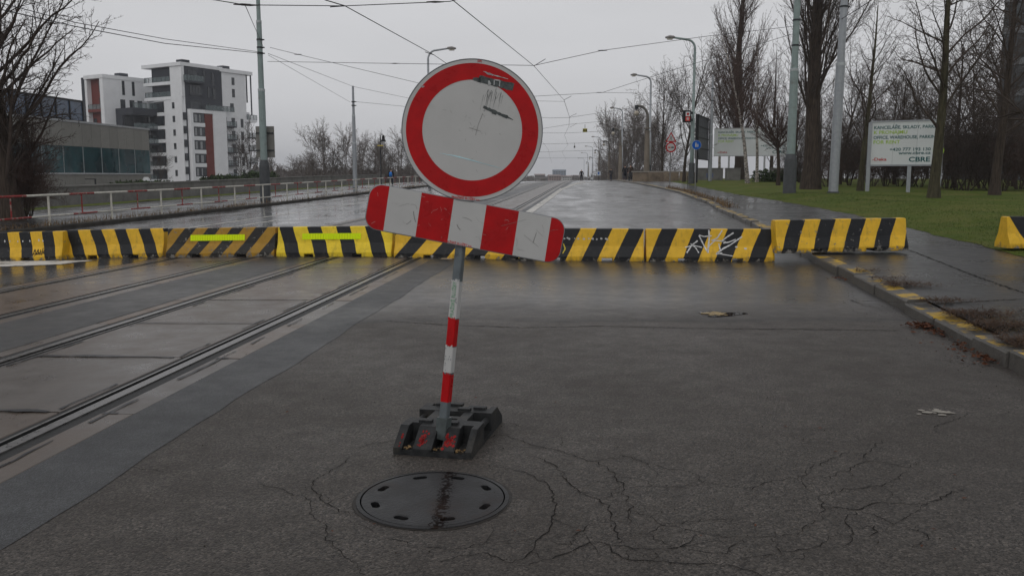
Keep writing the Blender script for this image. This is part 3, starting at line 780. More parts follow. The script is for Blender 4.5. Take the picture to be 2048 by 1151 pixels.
def bands():
    m = N('worn_band_red'); 
for (a, c, mt, nm) in ((802, 747, RED, 'red_band'), (743, 692, WHITE, 'white_band'), (690, 636, RED, 'red_band'), (634, 560, WHITE, 'sticker_band')):
    z0, z1 = pz(890, a), pz(890, c)
    b = MB(); sq(b, z0, z1, .0414, 0, .0035)
    # a band is a wrapped foil with a ragged upper edge
    for k in range(9):
        x = -.0205 + .0046 * k; w = .0046; h = rng.uniform(0, .012)
        b.b2((x, -.0211, z1 - .001), (x + w, -.0202, z1 + h), 0, PM)
    o = b.build(nm, mt, sign, PX)
    if nm in ('white_band', 'sticker_band'):
        b = MB()
        for k in range(12):
            x, z = rng.uniform(-.02, .015), rng.uniform(z0, z1) if k < 5 else z0 + (z1 - z0) * rng.gauss(.52, .06); w, h = rng.uniform(.002, .006), rng.uniform(.002, .007)
            b.b2((x, -.0216, z), (x + w, -.0207, z + h), 0, PM)
        b.build('chip', GREYT, sign, PX)['kind'] = 'stuff'
    if nm == 'sticker_band':
        T = PM @ Matrix.Translation((-.001, -.0213, (z0 + z1) / 2)) @ Matrix.Rotation(R(90), 4, 'X') @ Matrix.Rotation(R(90), 4, 'Z')
        text('PRAŽSKÉ SLUŽBY', .026, T, GREEN_T, sign, PX, 'lettering', 'CENTER', .0002, .85)
# disc
fy = -.026
def plate_frame(px, py, extra=fy, rot=0., tilt=0.):
    a, bb, c = ray(px, py); d = Vector((a, bb, c)); nrm = ya
    pl = base + ya * extra
    k = (pl - Vector((0, 0, H))).dot(nrm) / d.dot(nrm); o = Vector((0, 0, H)) + d * k
    return frame(o, xa, ya, up) @ Matrix.Rotation(rot, 4, 'Y')
DM = plate_frame(944.5, 260.5, fy - .012)
_d = (DM.translation - Vector((0, 0, H))); dist = _d.y * CP - _d.z * SP
DR = 141.5 / F * dist
def ann(b, r0, r1, y, mi=0, M_=DM, seg=96, thick=None):
    vs = [M_ @ Vector((r * math.cos(6.28319 * k / seg), y, r * math.sin(6.28319 * k / seg))) for r in (r0, r1) for k in range(seg)]
    b.add(vs, [(k, seg + k, seg + (k + 1) % seg, (k + 1) % seg) for k in range(seg)], mi)
def lathe(b, prof_, M_, seg=96, mi=0):
    n = len(prof_); vs = [M_ @ Vector((r * math.cos(6.28319 * k / seg), y, r * math.sin(6.28319 * k / seg))) for (r, y) in prof_ for k in range(seg)]
    b.add(vs, [(i * seg + k, (i + 1) * seg + k, (i + 1) * seg + (k + 1) % seg, i * seg + (k + 1) % seg) for i in range(n - 1) for k in range(seg)], mi)
b = MB(); lathe(b, [(.001, .012), (DR * .97, .012), (DR - .001, .016), (DR, .012), (DR, -.001), (DR - .0025, -.003), (DR - .005, -.0015)], DM)
disc = b.build('sign_plate', GREYT, sign, PX)
b = MB(); lathe(b, [(.0005, -.001), (DR * .50, -.0012), (DR - .004, -.001)], DM); b.build('white_face', WHITE, disc)
for o in (disc,): pass
bpy.data.objects['white_face'].data.transform(Matrix.Translation(-PX))
b = MB(); ann(b, DR * .705, DR * .935, -.0022); o = b.build('red_ring', RED, disc, PX)
def splat(b, M_, pts, y, mi=0): b.add([M_ @ Vector((x, y, z)) for x, z in pts], [tuple(range(len(pts)))], mi)
pxm = dist / F                                   # metres per photo pixel on the sign
def dl(px, py): return ((px - 944.5) * pxm, -(py - 260.5) * pxm)
def streak(b, M_, p, q, w0, w1, y, n=10, j=.25, cen=dl):
    (x0, z0), (x1, z1) = cen(*p), cen(*q); L = math.hypot(x1 - x0, z1 - z0); nx, nz = -(z1 - z0) / L, (x1 - x0) / L
    up_, dn = [], []
    for i in range(n + 1):
        f_ = i / n; w = (w0 + (w1 - w0) * f_) * pxm / 2
        x, z = x0 + (x1 - x0) * f_, z0 + (z1 - z0) * f_
        up_.append((x + nx * w * rng.uniform(1 - j, 1 + j), z + nz * w * rng.uniform(1 - j, 1 + j))); dn.append((x - nx * w * rng.uniform(1 - j, 1 + j), z - nz * w * rng.uniform(1 - j, 1 + j)))
    for i in range(n): b.add([M_ @ Vector((x, y, z)) for x, z in (up_[i], dn[i], dn[i + 1], up_[i + 1])], [(0, 1, 2, 3)])
b = MB()
streak(b, DM, (948, 158), (1018, 168), 13, 15, -.0032, 12, .15); streak(b, DM, (936, 160), (952, 160), 3, 12, -.0032, 5)
streak(b, DM, (962, 212), (1012, 228), 5, 6, -.0024, 12, .35); streak(b, DM, (980, 220), (990, 223), 7, 6, -.0026, 4, .3); streak(b, DM, (1010, 227), (1024, 232), 4, .6, -.0024, 4)
for _ in range(16):
    x = rng.uniform(960, 1004); yy = rng.uniform(172, 190); streak(b, DM, (x, yy), (x - rng.uniform(2, 6), yy + rng.uniform(8, 36)), rng.uniform(.4, 1.1), .2, -.0022, 6, .6)
o = b.build('scuff', SCUFF, disc, PX); o['kind'] = 'stuff'
b = MB()
streak(b, DM, (962, 146), (1006, 153), 2.5, 1.2, -.0034, 10, .5); streak(b, DM, (955, 143), (975, 148), 1, 3, -.0034, 6, .5)
streak(b, DM, (968, 160), (971, 168), 3, 6, -.0036, 4); streak(b, DM, (979, 157), (990, 158), 2.2, 2.2, -.0036, 4); streak(b, DM, (979, 157), (979, 168), 2, 2, -.0036, 4); streak(b, DM, (990, 158), (990, 169), 2, 2, -.0036, 4)
streak(b, DM, (836, 186), (842, 184), 5, 1, -.0026, 4, .5)
b.build('bare_patch', M('bare_metal', (.33, .34, .34), .45, .3, .3, 80), disc, PX)['kind'] = 'stuff'
b = MB()
streak(b, DM, (938, 256), (962, 261), .9, .7, -.0022, 8, .5); streak(b, DM, (952, 270), (955, 250), .7, .6, -.0022, 6, .5); streak(b, DM, (955, 250), (962, 225), .7, .9, -.0022, 8, .5)
for _ in range(24):
    a = rng.uniform(0, 6.28); r = rng.uniform(0, 96); x, yy = 944 + r * math.cos(a), 260 + r * math.sin(a); t = rng.uniform(0, 6.28); L = rng.uniform(1, 7)
    streak(b, DM, (x, yy), (x + L * math.cos(t), yy + L * math.sin(t)), .5, .4, -.0022, 3, .5)
b.build('scratch', SCR, disc, PX)['kind'] = 'stuff'
b = MB(); streak(b, DM, (884, 312), (926, 316), .5, 3, -.0022, 8, .4); streak(b, DM, (926, 316), (1010, 330), 2.5, .5, -.0022, 10, .4)
b.build('blue_scuff', M('pale_blue_scuff', (.42, .60, .64), .5), disc, PX)['kind'] = 'stuff'
RXZ = Matrix.Rotation(R(90), 4, 'X')
text('PRAŽSKÉ SLUŽBY a.s.', .0145, DM @ Matrix.Translation((0, -.0024, -DR * .962)) @ RXZ, REDT, disc, PX, 'lettering', 'CENTER', .0003)
text('(ZP)', .012, DM @ Matrix.Translation((.004, -.0024, DR * .965)) @ RXZ, REDT, disc, PX, 'lettering', 'CENTER', .0002)
# striped board
SL = R(5.1)
BMX = plate_frame(930.5, 447, fy - .008, SL)
bd = (BMX.translation - Vector((0, 0, H))); bdist = bd.y * CP - bd.z * SP; bpx = bdist / F
BW, BH, BRd = 398 * bpx, 92 * bpx, 27 * bpx
def rrect(w, h, r, seg=8):
    pts = []
    for (cx, cz, a0) in ((w / 2 - r, h / 2 - r, 0), (-w / 2 + r, h / 2 - r, 90), (-w / 2 + r, -h / 2 + r, 180), (w / 2 - r, -h / 2 + r, 270)):
        for k in range(seg + 1): a = R(a0 + 90 * k / seg); pts.append((cx + r * math.cos(a), cz + r * math.sin(a)))
    return pts
def shape(b, pts, y, M_, mi=0): b.add([M_ @ Vector((x, y, z)) for x, z in pts], [tuple(range(len(pts)))], mi)
b = MB(); o_, i_ = rrect(BW, BH, BRd), rrect(BW - .008, BH - .008, BRd - .004); n = len(o_)
vs = [BMX @ Vector((x, .012, z)) for x, z in o_] + [BMX @ Vector((x, -.001, z)) for x, z in o_] + [BMX @ Vector((x, -.002, z)) for x, z in i_]
b.add(vs, [tuple(range(n))] + [(k, (k + 1) % n, n + (k + 1) % n, n + k) for k in range(n)] + [(n + k, n + (k + 1) % n, 2 * n + (k + 1) % n, 2 * n + k) for k in range(n)])
board = b.build('striped_board', GREYT, sign, PX)
ii = rrect(BW - .008, BH - .008, BRd - .004, 10)
def clip(poly, a, bb, c, keep):                  # half plane a*x+b*z<=c
    out = []
    for (p, q) in zip(poly, poly[1:] + poly[:1]):
        fp, fq = (a * p[0] + bb * p[1] - c) * keep, (a * q[0] + bb * q[1] - c) * keep
        if fp <= 0: out.append(p)
        if (fp < 0) != (fq < 0): k = fp / (fp - fq); out.append((p[0] + (q[0] - p[0]) * k, p[1] + (q[1] - p[1]) * k))
    return out
edges = [-.5, -.401, -.238, -.075, .092, .258, .424, .5]
shx = .035
for k in range(7):
    poly = ii
    lo, hi = edges[k] * BW, edges[k + 1] * BW
    if k > 0: poly = clip(poly, 1, shx, lo, -1)
    if k < 6: poly = clip(poly, 1, shx, hi, 1)
    b = MB(); shape(b, poly, -.0022, BMX); b.build('red_stripe' if k % 2 == 0 else 'white_stripe', RED if k % 2 == 0 else WHITE, board, PX)
b = MB(); b2 = MB(); cb = lambda x, z: (x * BW, z * BH)
def curve(b, x, z, a, L, bend, w):
    pts = [(x, z)]
    for k in range(7): a += bend; pts.append((pts[-1][0] + math.cos(a) * L / 7, pts[-1][1] + math.sin(a) * L / 7))
    for i in range(7):
        p, q = pts[i], pts[i + 1]; L2 = math.hypot(q[0] - p[0], q[1] - p[1]); nx, nz = -(q[1] - p[1]) / L2 * w / 2, (q[0] - p[0]) / L2 * w / 2
        b.add([BMX @ Vector((u, -.0036, v_)) for u, v_ in ((p[0] + nx, p[1] + nz), (p[0] - nx, p[1] - nz), (q[0] - nx, q[1] - nz), (q[0] + nx, q[1] + nz))], [(0, 1, 2, 3)])
for _ in range(30):
    x, z = rng.uniform(-.46, .44) * BW, rng.uniform(-.42, .42) * BH; k = sum(1 for e in edges if e * BW < x) - 1
    curve(b if k % 2 else b2, x, z, rng.uniform(0, 6.28), rng.uniform(.008, .055 if k % 2 else .03), rng.gauss(0, .12), rng.uniform(.0004, .0011))
for x, z, a, L, bd_, w in ((-.265, .05, -1.4, .05, .05, .003), (-.27, -.15, -1.9, .03, -.1, .002), (.36, .1, -1.7, .05, 0, .0025), (-.04, -.05, -1.2, .03, .1, .003), (-.02, .12, .2, .05, -.1, .0015), (.3, 0, -.5, .09, 0, .0012), (.18, .1, .4, .12, .01, .001)): curve(b, x * BW, z * BH, a, L, bd_, w)
b.build('scratch', SCR, board, PX)['kind'] = 'stuff'; b2.build('scuff', M('pale_scratch', (.5, .38, .37), .6), board, PX)['kind'] = 'stuff'
text('PRAŽSKÉ SLUŽBY a.s.', .0145, BMX @ Matrix.Translation((-.017, -.0024, -BH * .455)) @ RXZ, REDT, board, PX, 'lettering', 'CENTER', .0003)
# clamps behind
for M_, zz in ((DM, .12), (DM, -.12), (BMX, 0)): b = MB(); b.box((0, .022, zz), (.09, .012, .03), 0, M_); b.build('clamp', GREYT, sign, PX)
# rubber foot (its own frame: x right, y away)
pl, pr = GZ(790, 905, 0), GZ(940, 922, 0)
fx = (pr - pl); FWD = fx.length; fx.normalize(); az = math.atan2(fx.y, fx.x)
mid = (pl + pr) / 2
bk = GZ(918, 806, .115); hd = Vector((bk.x - mid.x, bk.y - mid.y, 0)); FL = hd.length + .1
ang = math.atan2(hd.y, hd.x) - R(90)
FM = Matrix.Translation(mid) @ Matrix.Rotation(ang * .75 + az * .25, 4, 'Z')
hw = FWD / 2; wed = .115; L0 = FL
foot = thing('tmp', '', ''); bpy.data.objects.remove(foot)
b = MB(); TH = .113
b.b2((-hw, 0, .0), (hw, L0, .022), 0, FM)
ribs = [(-hw, -hw + .045), (-hw + .105, -.005 * 2 - .0), (.04, .115), (hw - .045, hw)]
ribs = [(-1, -.78), (-.50, -.02), (.22, .56), (.84, 1)]
for e in (0, 1):
    for (a, c) in ribs:
        x0, x1 = a * hw, c * hw
        poly = [(x0, 0, .022), (x0, .0, .034), (x0, wed, TH), (x0, wed + .05, TH), (x0, wed + .05, .022)]
        if e: poly = [(x, L0 - y, z) for x, y, z in poly][::-1]
        b.prism(poly, (x1 - x0, 0, 0), 0, FM)
    y0, y1 = wed + .05, wed + .13
    if e: y0, y1 = L0 - y1, L0 - y0
    b.b2((-hw, y0, .022), (hw, y1, TH), 0, FM)
ya_, yb_ = wed + .13, L0 - wed - .13
b.b2((-hw * .55, ya_, .022), (-.035, yb_, TH - .002), 0, FM); b.b2((.05, ya_, .022), (hw * .52, yb_, TH - .002), 0, FM)
b.b2((-.035, ya_ + .03, .022), (.05, ya_ + .07, TH - .002), 0, FM)
fo = b.build('base_plate', RUBBER, sign, PX)
for x in (-1, 1): b = MB(); b.tube([(x * hw * .86, ya_ - .02, .075), (x * hw * .86, yb_ + .02, .075)], .016, 10, 0, True, FM); b.build('handle_bar', RUBBER, fo, PX)
for x, y in ((-.45, wed + .07), (.25, wed + .06), (-.5, L0 - wed - .03), (.22, L0 - wed - .1), (.6, L0 - wed - .06), (-.1, L0 - wed - .02)):
    b = MB(); M2 = FM @ Matrix.Translation((x * hw, y, TH)); b.prism([(-.032, -.018, -.002), (.032, -.018, -.002), (.032, .018, -.002), (-.032, .018, -.002)], (0, 0, .014), 0, M2); b.build('stud', RUBBER, fo, PX)
for x in (-.64, .1, .70):                         # sockets' sloping floors with leaf litter
    b = MB(); w = .12 * hw
    for k in range(18):
        u, v_, r = x * hw + rng.uniform(-w, w) * .9, rng.uniform(.012, .05), rng.uniform(.004, .011)
        b.add([FM @ Vector((u + r * math.cos(q * 1.57 + k), v_ + r * .7 * math.sin(q * 1.57 + k), .0235 + k * .0004 + .002 * q)) for q in range(4)], [(0, 1, 2, 3)])
    b.build('litter', M('tan_litter', (.20, .13, .06), .8, 0, .4, 40), fo, PX)['kind'] = 'stuff'
b = MB(); sl = (TH - .034) / wed
for _ in range(90):
    cl = rng.choice((0, 0, 1, 1, 1)); u = rng.gauss(-.30, .07) * hw if cl == 0 else rng.gauss(.34, .09) * hw
    if rng.random() < .07: u = -.86 * hw
    if not any(a * hw + .004 < u < c * hw - .004 for a, c in ribs): continue
    y = min(.1, max(.008, rng.gauss(.045, .014))); r = rng.uniform(.002, .009)
    b.add([FM @ Vector((u + r * math.cos(q * 1.257) * rng.uniform(.5, 1.3), y + (v_ := r * math.sin(q * 1.257)), .034 + (y + v_) * sl + .0016)) for q in range(5)], [(0, 1, 2, 3, 4)])
b.build('paint_mark', M('red_spray', (.24, .012, .012), .6), fo, PX)['kind'] = 'stuff'
b = MB()
for x0, x1, y0, y1 in ((.25, .262, .004, wed - .004), (.53, .542, .004, wed - .004), (.26, .53, .062, .068)):
    b.add([FM @ Vector((x * hw, y, .034 + y * sl + .0012)) for x, y in ((x0, y0), (x1, y0), (x1, y1), (x0, y1))], [(0, 1, 2, 3)])
b.build('groove', BLACK, fo, PX)
b = MB(); z0 = .06
b.b2((-.027, -.027, .0), (.027, .027, .105), 0, PM); b.build('socket_sleeve', M('sleeve_steel', (.085, .10, .10), .4, .2, .3, 20, dirt=(.04, .04, .038)), sign, PX)

# ------------------------------------------------------------------ concrete barriers
BP = [(.205, 0), (.205, .075), (.128, .235), (.082, .488), (.070, .5)]
def barrier_mesh(Lb):
    b = MB(); h = Lb / 2
    xs = [(-h, .985), (-h + .025, 1)]
    for nx in (-.42, .42): xs += [(nx * Lb / 2 * 1.0 - .085, 1), (nx * Lb / 2 + .085, 1)]
    xs += [(h - .025, 1), (h, .985)]
    def sec(x, k, notch=False):
        pr_ = [(d * (1 if k == 1 else .93), z * (1 if k == 1 or z < .3 else .985)) for d, z in BP]
        bz = .052 if notch else 0
        half = [(pr_[0][0], bz)] + pr_[1:]
        return [Vector((x, -d, z)) for d, z in half] + [Vector((x, d, z)) for d, z in half[::-1]]
    notches = [(2, 3), (4, 5)]
    for i in range(len(xs) - 1):
        nt = (i, i + 1) in notches
        a, c = sec(*xs[i], nt), sec(*xs[i + 1], nt); n = len(a)
        b.add(a + c, [(k, (k + 1) % n, n + (k + 1) % n, n + k) for k in range(n)])
        if nt:                                     # cheeks of the lifting pockets
            for x in (xs[i][0], xs[i + 1][0]): b.add([(x, -.205, 0), (x, .205, 0), (x, .205, .052), (x, -.205, .052)], [(0, 1, 2, 3)])
        if i == 0: b.add(a, [tuple(range(n))[::-1]])
        if i == len(xs) - 2: b.add(c, [tuple(range(n))])
    return b
def face_y(z):
    for (d0, z0), (d1, z1) in zip(BP, BP[1:]):
        if z <= z1: return -(d0 + (d1 - d0) * (z - z0) / (z1 - z0))
    return -.07
Y1, Y2, Y3 = (.80, .48, .032), (.90, .66, .035), (.42, .235, .03)
K1, K2 = (.0105, .0115, .0135), (.02, .019, .018)
G = 'striped concrete barriers across the road'
bars = [   # base line left and right, paint, period / lean / first black stripe (all as shares of the length), wear, label
 ((-125, 526), (123, 520), Y1, K1, .182, .045, .642, .64, 'leftmost barrier of the row, yellow and black upright stripes with white blobs and black scribble'),
 ((127, 517.5), (326, 514), Y1, K1, .243, .11, .249, .645, 'deep yellow and black barrier second from the left, its stripes leaning left, chipped right end'),
 ((330, 515), (548, 513.5), Y3, K2, .217, -.195, .167, .60, 'dirty orange and black barrier with flat diagonal stripes and one yellow-green tape'),
 ((551, 513.5), (783, 513.5), Y2, K1, .2485, .09, .013, .74, 'bright clean yellow and black barrier with folded yellow-green tape, left of the sign post'),
 ((786, 514.5), (1033, 519.5), Y1, K1, .288, -.20, .21, .655, 'barrier half hidden behind the tilted red and white striped board'),
 ((1036, 521), (1289, 523), Y1, K1, .252, -.118, .621, .665, 'yellow and black barrier with a row of white blobs, right of the striped board'),
 ((1292, 523), (1551, 523.5), Y1, K1, .2565, -.109, .125, .655, 'yellow and black barrier with white graffiti scrawl'),
]
def stripes(Lb, per, dx, f, wear, yc, kc, duty=.49):
    per *= Lb; k = dx * Lb / .5; x0 = (f - .5) * Lb
    return barrier_mat('barrier_paint', yc, kc, per, k, (-(x0 + .5 * k + 50)) % per, wear, duty)
bobj = []
for i, (pa, pb, yc, kc, per, dx, fst, wear, lab) in enumerate(bars):
    A, B = hit(*pa), hit(*pb); d = (B - A); Lb = d.length; d.normalize(); n = Vector((-d.y, d.x, 0)).normalized()
    c = (A + B) / 2 + n * .205
    o = barrier_mesh(Lb - .02).build('concrete_barrier', stripes(Lb, per, dx, fst, wear, yc, kc))
    sl = math.atan2(B.z - A.z, math.hypot(B.x - A.x, B.y - A.y))
    o.location = c + Vector((0, 0, -.003)); o.rotation_euler = (0, -sl, math.atan2(d.y, d.x)); tag(o, lab, 'barrier', G); bobj.append((o, Lb))
    if i == 0 or i == 5 or i == 2: o.rotation_euler.z += R(rng.uniform(-.6, .6))
A, B = GZ(1556, 507, .142), GZ(1818, 501, .168); d = B - A; Lb = d.length; n = Vector((-d.y, d.x, 0)).normalized()
o = barrier_mesh(Lb).build('concrete_barrier', stripes(Lb, .232, -.09, .113, .615, Y1, K1)); o.location = (A + B) / 2 + n * .205
o.rotation_euler = (0, -math.atan2(B.z - A.z, Lb), math.atan2(d.y, d.x)); tag(o, 'chipped yellow and black barrier set up on the pavement, one end over the kerb', 'barrier', G)
A = GZ(2010, 492, .2); o = barrier_mesh(2.0).build('concrete_barrier', stripes(2.0, .4, .15, .02, .66, Y1, K1))
o.location = A + Vector((1.0, .16, -.03)); o.rotation_euler = (0, 0, R(4)); tag(o, 'barrier standing on the lawn at the right edge, only its end showing', 'barrier', G)
for ob in [x for x in bpy.data.objects if x.name.startswith('concrete_barrier')]:
    bv = ob.modifiers.new('bevel', 'BEVEL'); bv.width = .008; bv.segments = 2; bv.limit_method = 'ANGLE'; bv.angle_limit = R(40)
# reflective tapes
def tape(idx, x0, x1, z0, z1, fold=None):
    o, Lb = bobj[idx]; b = MB(); n = 22
    for k in range(n):
        a, c = x0 + (x1 - x0) * k / n, x0 + (x1 - x0) * (k + 1) / n - .0025
        e = .006 + (.02 * math.exp(-((a - fold) / .05) ** 2) if fold is not None else 0) + rng.uniform(0, .0012)
        e2 = .006 + (.02 * math.exp(-((c - fold) / .05) ** 2) if fold is not None else 0) + rng.uniform(0, .0012)
        b.add([(a, face_y(z0) - e, z0), (c, face_y(z0) - e2, z0), (c, face_y(z1) - e2, z1), (a, face_y(z1) - e, z1)], [(0, 1, 2, 3)])
    b.build('reflective_tape', FLUO, o)
def bx(idx, px, py0, py1):                        # position on a barrier face from its share of the length
    pa, pb = bars[idx][0], bars[idx][1]; return ((px - pa[0]) / (pb[0] - pa[0]) - .5) * bobj[idx][1]
tape(2, bx(2, 379, 0, 0), bx(2, 488, 0, 0), .285, .385)
tape(3, bx(3, 603, 0, 0), bx(3, 721, 0, 0), .29, .39, bx(3, 666, 0, 0))
# sprayed marks
def stroke(idx, pts, w, mat, name, jit=.003, b=None):
    own = b is None; b = b or MB()
    out = []
    for p, q in zip(pts, pts[1:]):
        L = math.hypot(q[0] - p[0], q[1] - p[1]); n = max(1, int(L / .02))
        out += [(p[0] + (q[0] - p[0]) * k / n, p[1] + (q[1] - p[1]) * k / n) for k in range(n)]
    out.append(pts[-1]); P = [Vector((x, 0, z)) for x, z in out]
    for i in range(len(out) - 1):
        (x0, z0), (x1, z1) = out[i], out[i + 1]; L = math.hypot(x1 - x0, z1 - z0) or 1; nx, nz = -(z1 - z0) / L * w / 2, (x1 - x0) / L * w / 2
        f = rng.uniform(.75, 1.2); q = [(x0 + nx * f, z0 + nz * f), (x0 - nx * f, z0 - nz * f), (x1 - nx * f, z1 - nz * f), (x1 + nx * f, z1 + nz * f)]
        b.add([(x, face_y(min(.485, max(.02, z))) - .0045, min(.487, max(.02, z))) for x, z in q], [(0, 1, 2, 3)])
    if own: b.build(name, mat, bobj[idx][0])
def gp(cx, cy):                                   # graffiti crop (3.53x) -> face of barrier 7
    px, py = 1020 + cx / 3.531, 420 + cy / 3.531
    return (bx(6, px, 0, 0), (523.3 - py) / 66 * .5 + .0)
b = MB()
for ln, w in (([(1250, 300), (1290, 245), (1330, 215)], .02), ([(1240, 262), (1300, 248), (1360, 262)], .014), ([(1280, 235), (1315, 265), (1335, 300)], .014), ([(1340, 175), (1375, 185), (1430, 180)], .018), ([(1340, 178), (1365, 230), (1400, 300)], .02),
              ([(1410, 130), (1412, 200), (1400, 300)], .022), ([(1430, 215), (1470, 195), (1505, 140)], .018), ([(1425, 212), (1480, 215), (1530, 222)], .014), ([(1460, 305), (1510, 270), (1560, 245), (1645, 185)], .022), ([(1510, 232), (1550, 225), (1600, 205)], .018), ([(1495, 222), (1535, 190), (1585, 158)], .02), ([(1480, 235), (1490, 290)], .016), ([(1460, 303), (1575, 322)], .012), ([(1475, 290), (1455, 310), (1500, 300)], .014), ([(1395, 290), (1412, 250), (1450, 215)], .016)):
    stroke(6, [gp(*p) for p in ln], w, None, '', b=b)
for cx, cy, r in ((1603, 258, .022), (1667, 270, .024)):
    x, z = gp(cx, cy); b.add([(x + r * math.cos(k), face_y(z + r * .5 * math.sin(k)) - .005, z + r * .55 * math.sin(k)) for k in [i * .524 for i in range(12)]], [tuple(range(12))])
b.build('graffiti', SPRAY, bobj[6][0], kind='stuff')
b = MB()
for px, dz in ((1129, 0), (1135, .01), (1139, -.005), (1150, .004), (1157, 0), (1168, -.004), (1178, .003), (1186, 0), (1194, -.006), (1203, .004), (1212, .002), (1215, -.006)):
    x = bx(5, px, 0, 0); z = .345 + dz; r = rng.uniform(.011, .021)
    b.add([(x + r * rng.uniform(.7, 1.2) * math.cos(k), face_y(z) - .005 - .003 * math.sin(k), z + r * .9 * math.sin(k)) for k in [i * .7 for i in range(9)]], [tuple(range(9))])
b.build('white_blob', SPRAY, bobj[5][0], kind='stuff')
b = MB(); stroke(5, [(bx(5, 1127, 0, 0), .27), (bx(5, 1131, 0, 0), .19), (bx(5, 1126, 0, 0), .12)], .018, None, '', b=b); b.build('yellow_drip', M('yellow_drip', (.55, .42, .05), .5), bobj[5][0])
b = MB()
for px in (7, 17, 33, 43, 57, 75, 83): 
    x = bx(0, px, 0, 0); r = rng.uniform(.014, .024); z = .35 + rng.uniform(-.01, .01)
    b.add([(x + r * .6 * math.cos(k), face_y(z) - .005, z + r * 1.1 * math.sin(k)) for k in [i * .7 for i in range(9)]], [tuple(range(9))])
b.build('white_blob', SPRAY, bobj[0][0], kind='stuff')
b = MB(); x0 = bx(0, 68, 0, 0)
for ln in ([(-.02, .1), (0, .2), (.03, .12), (.06, .2), (.07, .1)], [(.10, .1), (.10, .19)], [(.13, .1), (.14, .22)], [(.2, .2), (.145, .15), (.21, .09)], [(-.03, .12), (.2, .13)], [(0, .09), (.12, .16)]): stroke(0, [(x0 + x, z) for x, z in ln], .012, None, '', b=b)
b.build('graffiti', SPRAYB, bobj[0][0], kind='stuff')
# ------------------------------------------------------------------ left side: railing, poles, walls
def LP(s, t): x, y = XY(s, t); return Vector((x, y, prof(s) + cross(LK) + .12))
RT_ = -16.2; S0 = 1.4994 * 16.2; DSP = .2085 * 16.2
RAILR = M('railing_red', (.25, .028, .026), .5, 0, .3, 9, dirt=(.3, .24, .2), dirt_at=(.52, .62)); RAILW = M('railing_white', (.56, .54, .48), .5, 0, .2, 9, dirt=(.22, .13, .07), dirt_at=(.6, .72))
fence = thing('railing', 'long low red and white tube railing along the left pavement', 'railing', LP(S0, RT_))
O = fence.location.copy(); RHt = .90
ns = range(-2, 21)
for i in ns:
    s = S0 + i * DSP; p = LP(s, RT_)
    b = MB(); b.tube([p - Vector((0, 0, .1)), p + Vector((0, 0, RHt - .02))], .034, 8); b.build('post', RAILW, fence, O)
    if i < 20:
        q = LP(s + DSP / 2, RT_); b = MB(); b.tube([q + Vector((0, 0, .30)), q + Vector((0, 0, RHt))], .02, 6); b.build('baluster', RAILR, fence, O)
for zz, r, nm in ((RHt, .034, 'top_rail'), (.28, .026, 'bottom_rail')):
    for i in ns:
        if i == 20: break
        s = S0 + i * DSP
        for k, (f0, f1) in enumerate(((.16, .5), (.5, .84), (-.16, .16)) if False else ((-.3, .3), (.3, .7))):
            b = MB(); j = .0 if nm == 'top_rail' else .05
            b.tube([LP(s + DSP * (f0 + j), RT_) + Vector((0, 0, zz)), LP(s + DSP * (f1 + j), RT_) + Vector((0, 0, zz))], r, 8)
            b.build(nm, RAILW if k == 0 else RAILR, fence, O)
# low concrete retaining walls behind the pavement
WT = -24
def wall(name, s0, s1, t, h0, h1, label, th=.3, mat=WALLC, step=4):
    b = MB(); p0 = LP(s0, t); n = max(2, int((s1 - s0) / step)); rows = []
    for i in range(n + 1):
        s = s0 + (s1 - s0) * i / n; h = h0 + (h1 - h0) * i / n; p = LP(s, t); q = LP(s, t - th)
        rows.append([p - Vector((0, 0, .5)), p + Vector((0, 0, h)), q + Vector((0, 0, h)), q - Vector((0, 0, 1))])
    b.grid(rows); b.add(rows[0], [(0, 1, 2, 3)]); b.add(rows[-1], [(3, 2, 1, 0)])
    o = thing(name, label, 'wall', p0); w = b.build('wall_body', mat, o, p0)
    b = MB(); rows = []
    for i in range(n + 1):
        s = s0 + (s1 - s0) * i / n; h = h0 + (h1 - h0) * i / n; p = LP(s, t + .05); q = LP(s, t - th - .05)
        rows.append([p + Vector((0, 0, h + .002)), p + Vector((0, 0, h + .07)), q + Vector((0, 0, h + .07)), q + Vector((0, 0, h + .002))])
    b.grid(rows); b.build('coping', mat, o, p0); return o
wall('retaining_wall', 22, 35.5, WT, .36, .40, 'lower grey concrete wall behind the railing, below the tall bare tree')
wall('retaining_wall', 36.2, 100, WT - .4, .84, .95, 'higher grey concrete wall behind the railing, in front of the white flats')
# grassy foot of the wall
gv = strip('grass_verge', K(-24.0), lambda s: -23.1 + .15 * math.sin(s), srange(22, 100, 1), 2, LAWNM, zf=lambda s, t: LP(s, t) + Vector((0, 0, .03 if t < -23.2 else .004)))
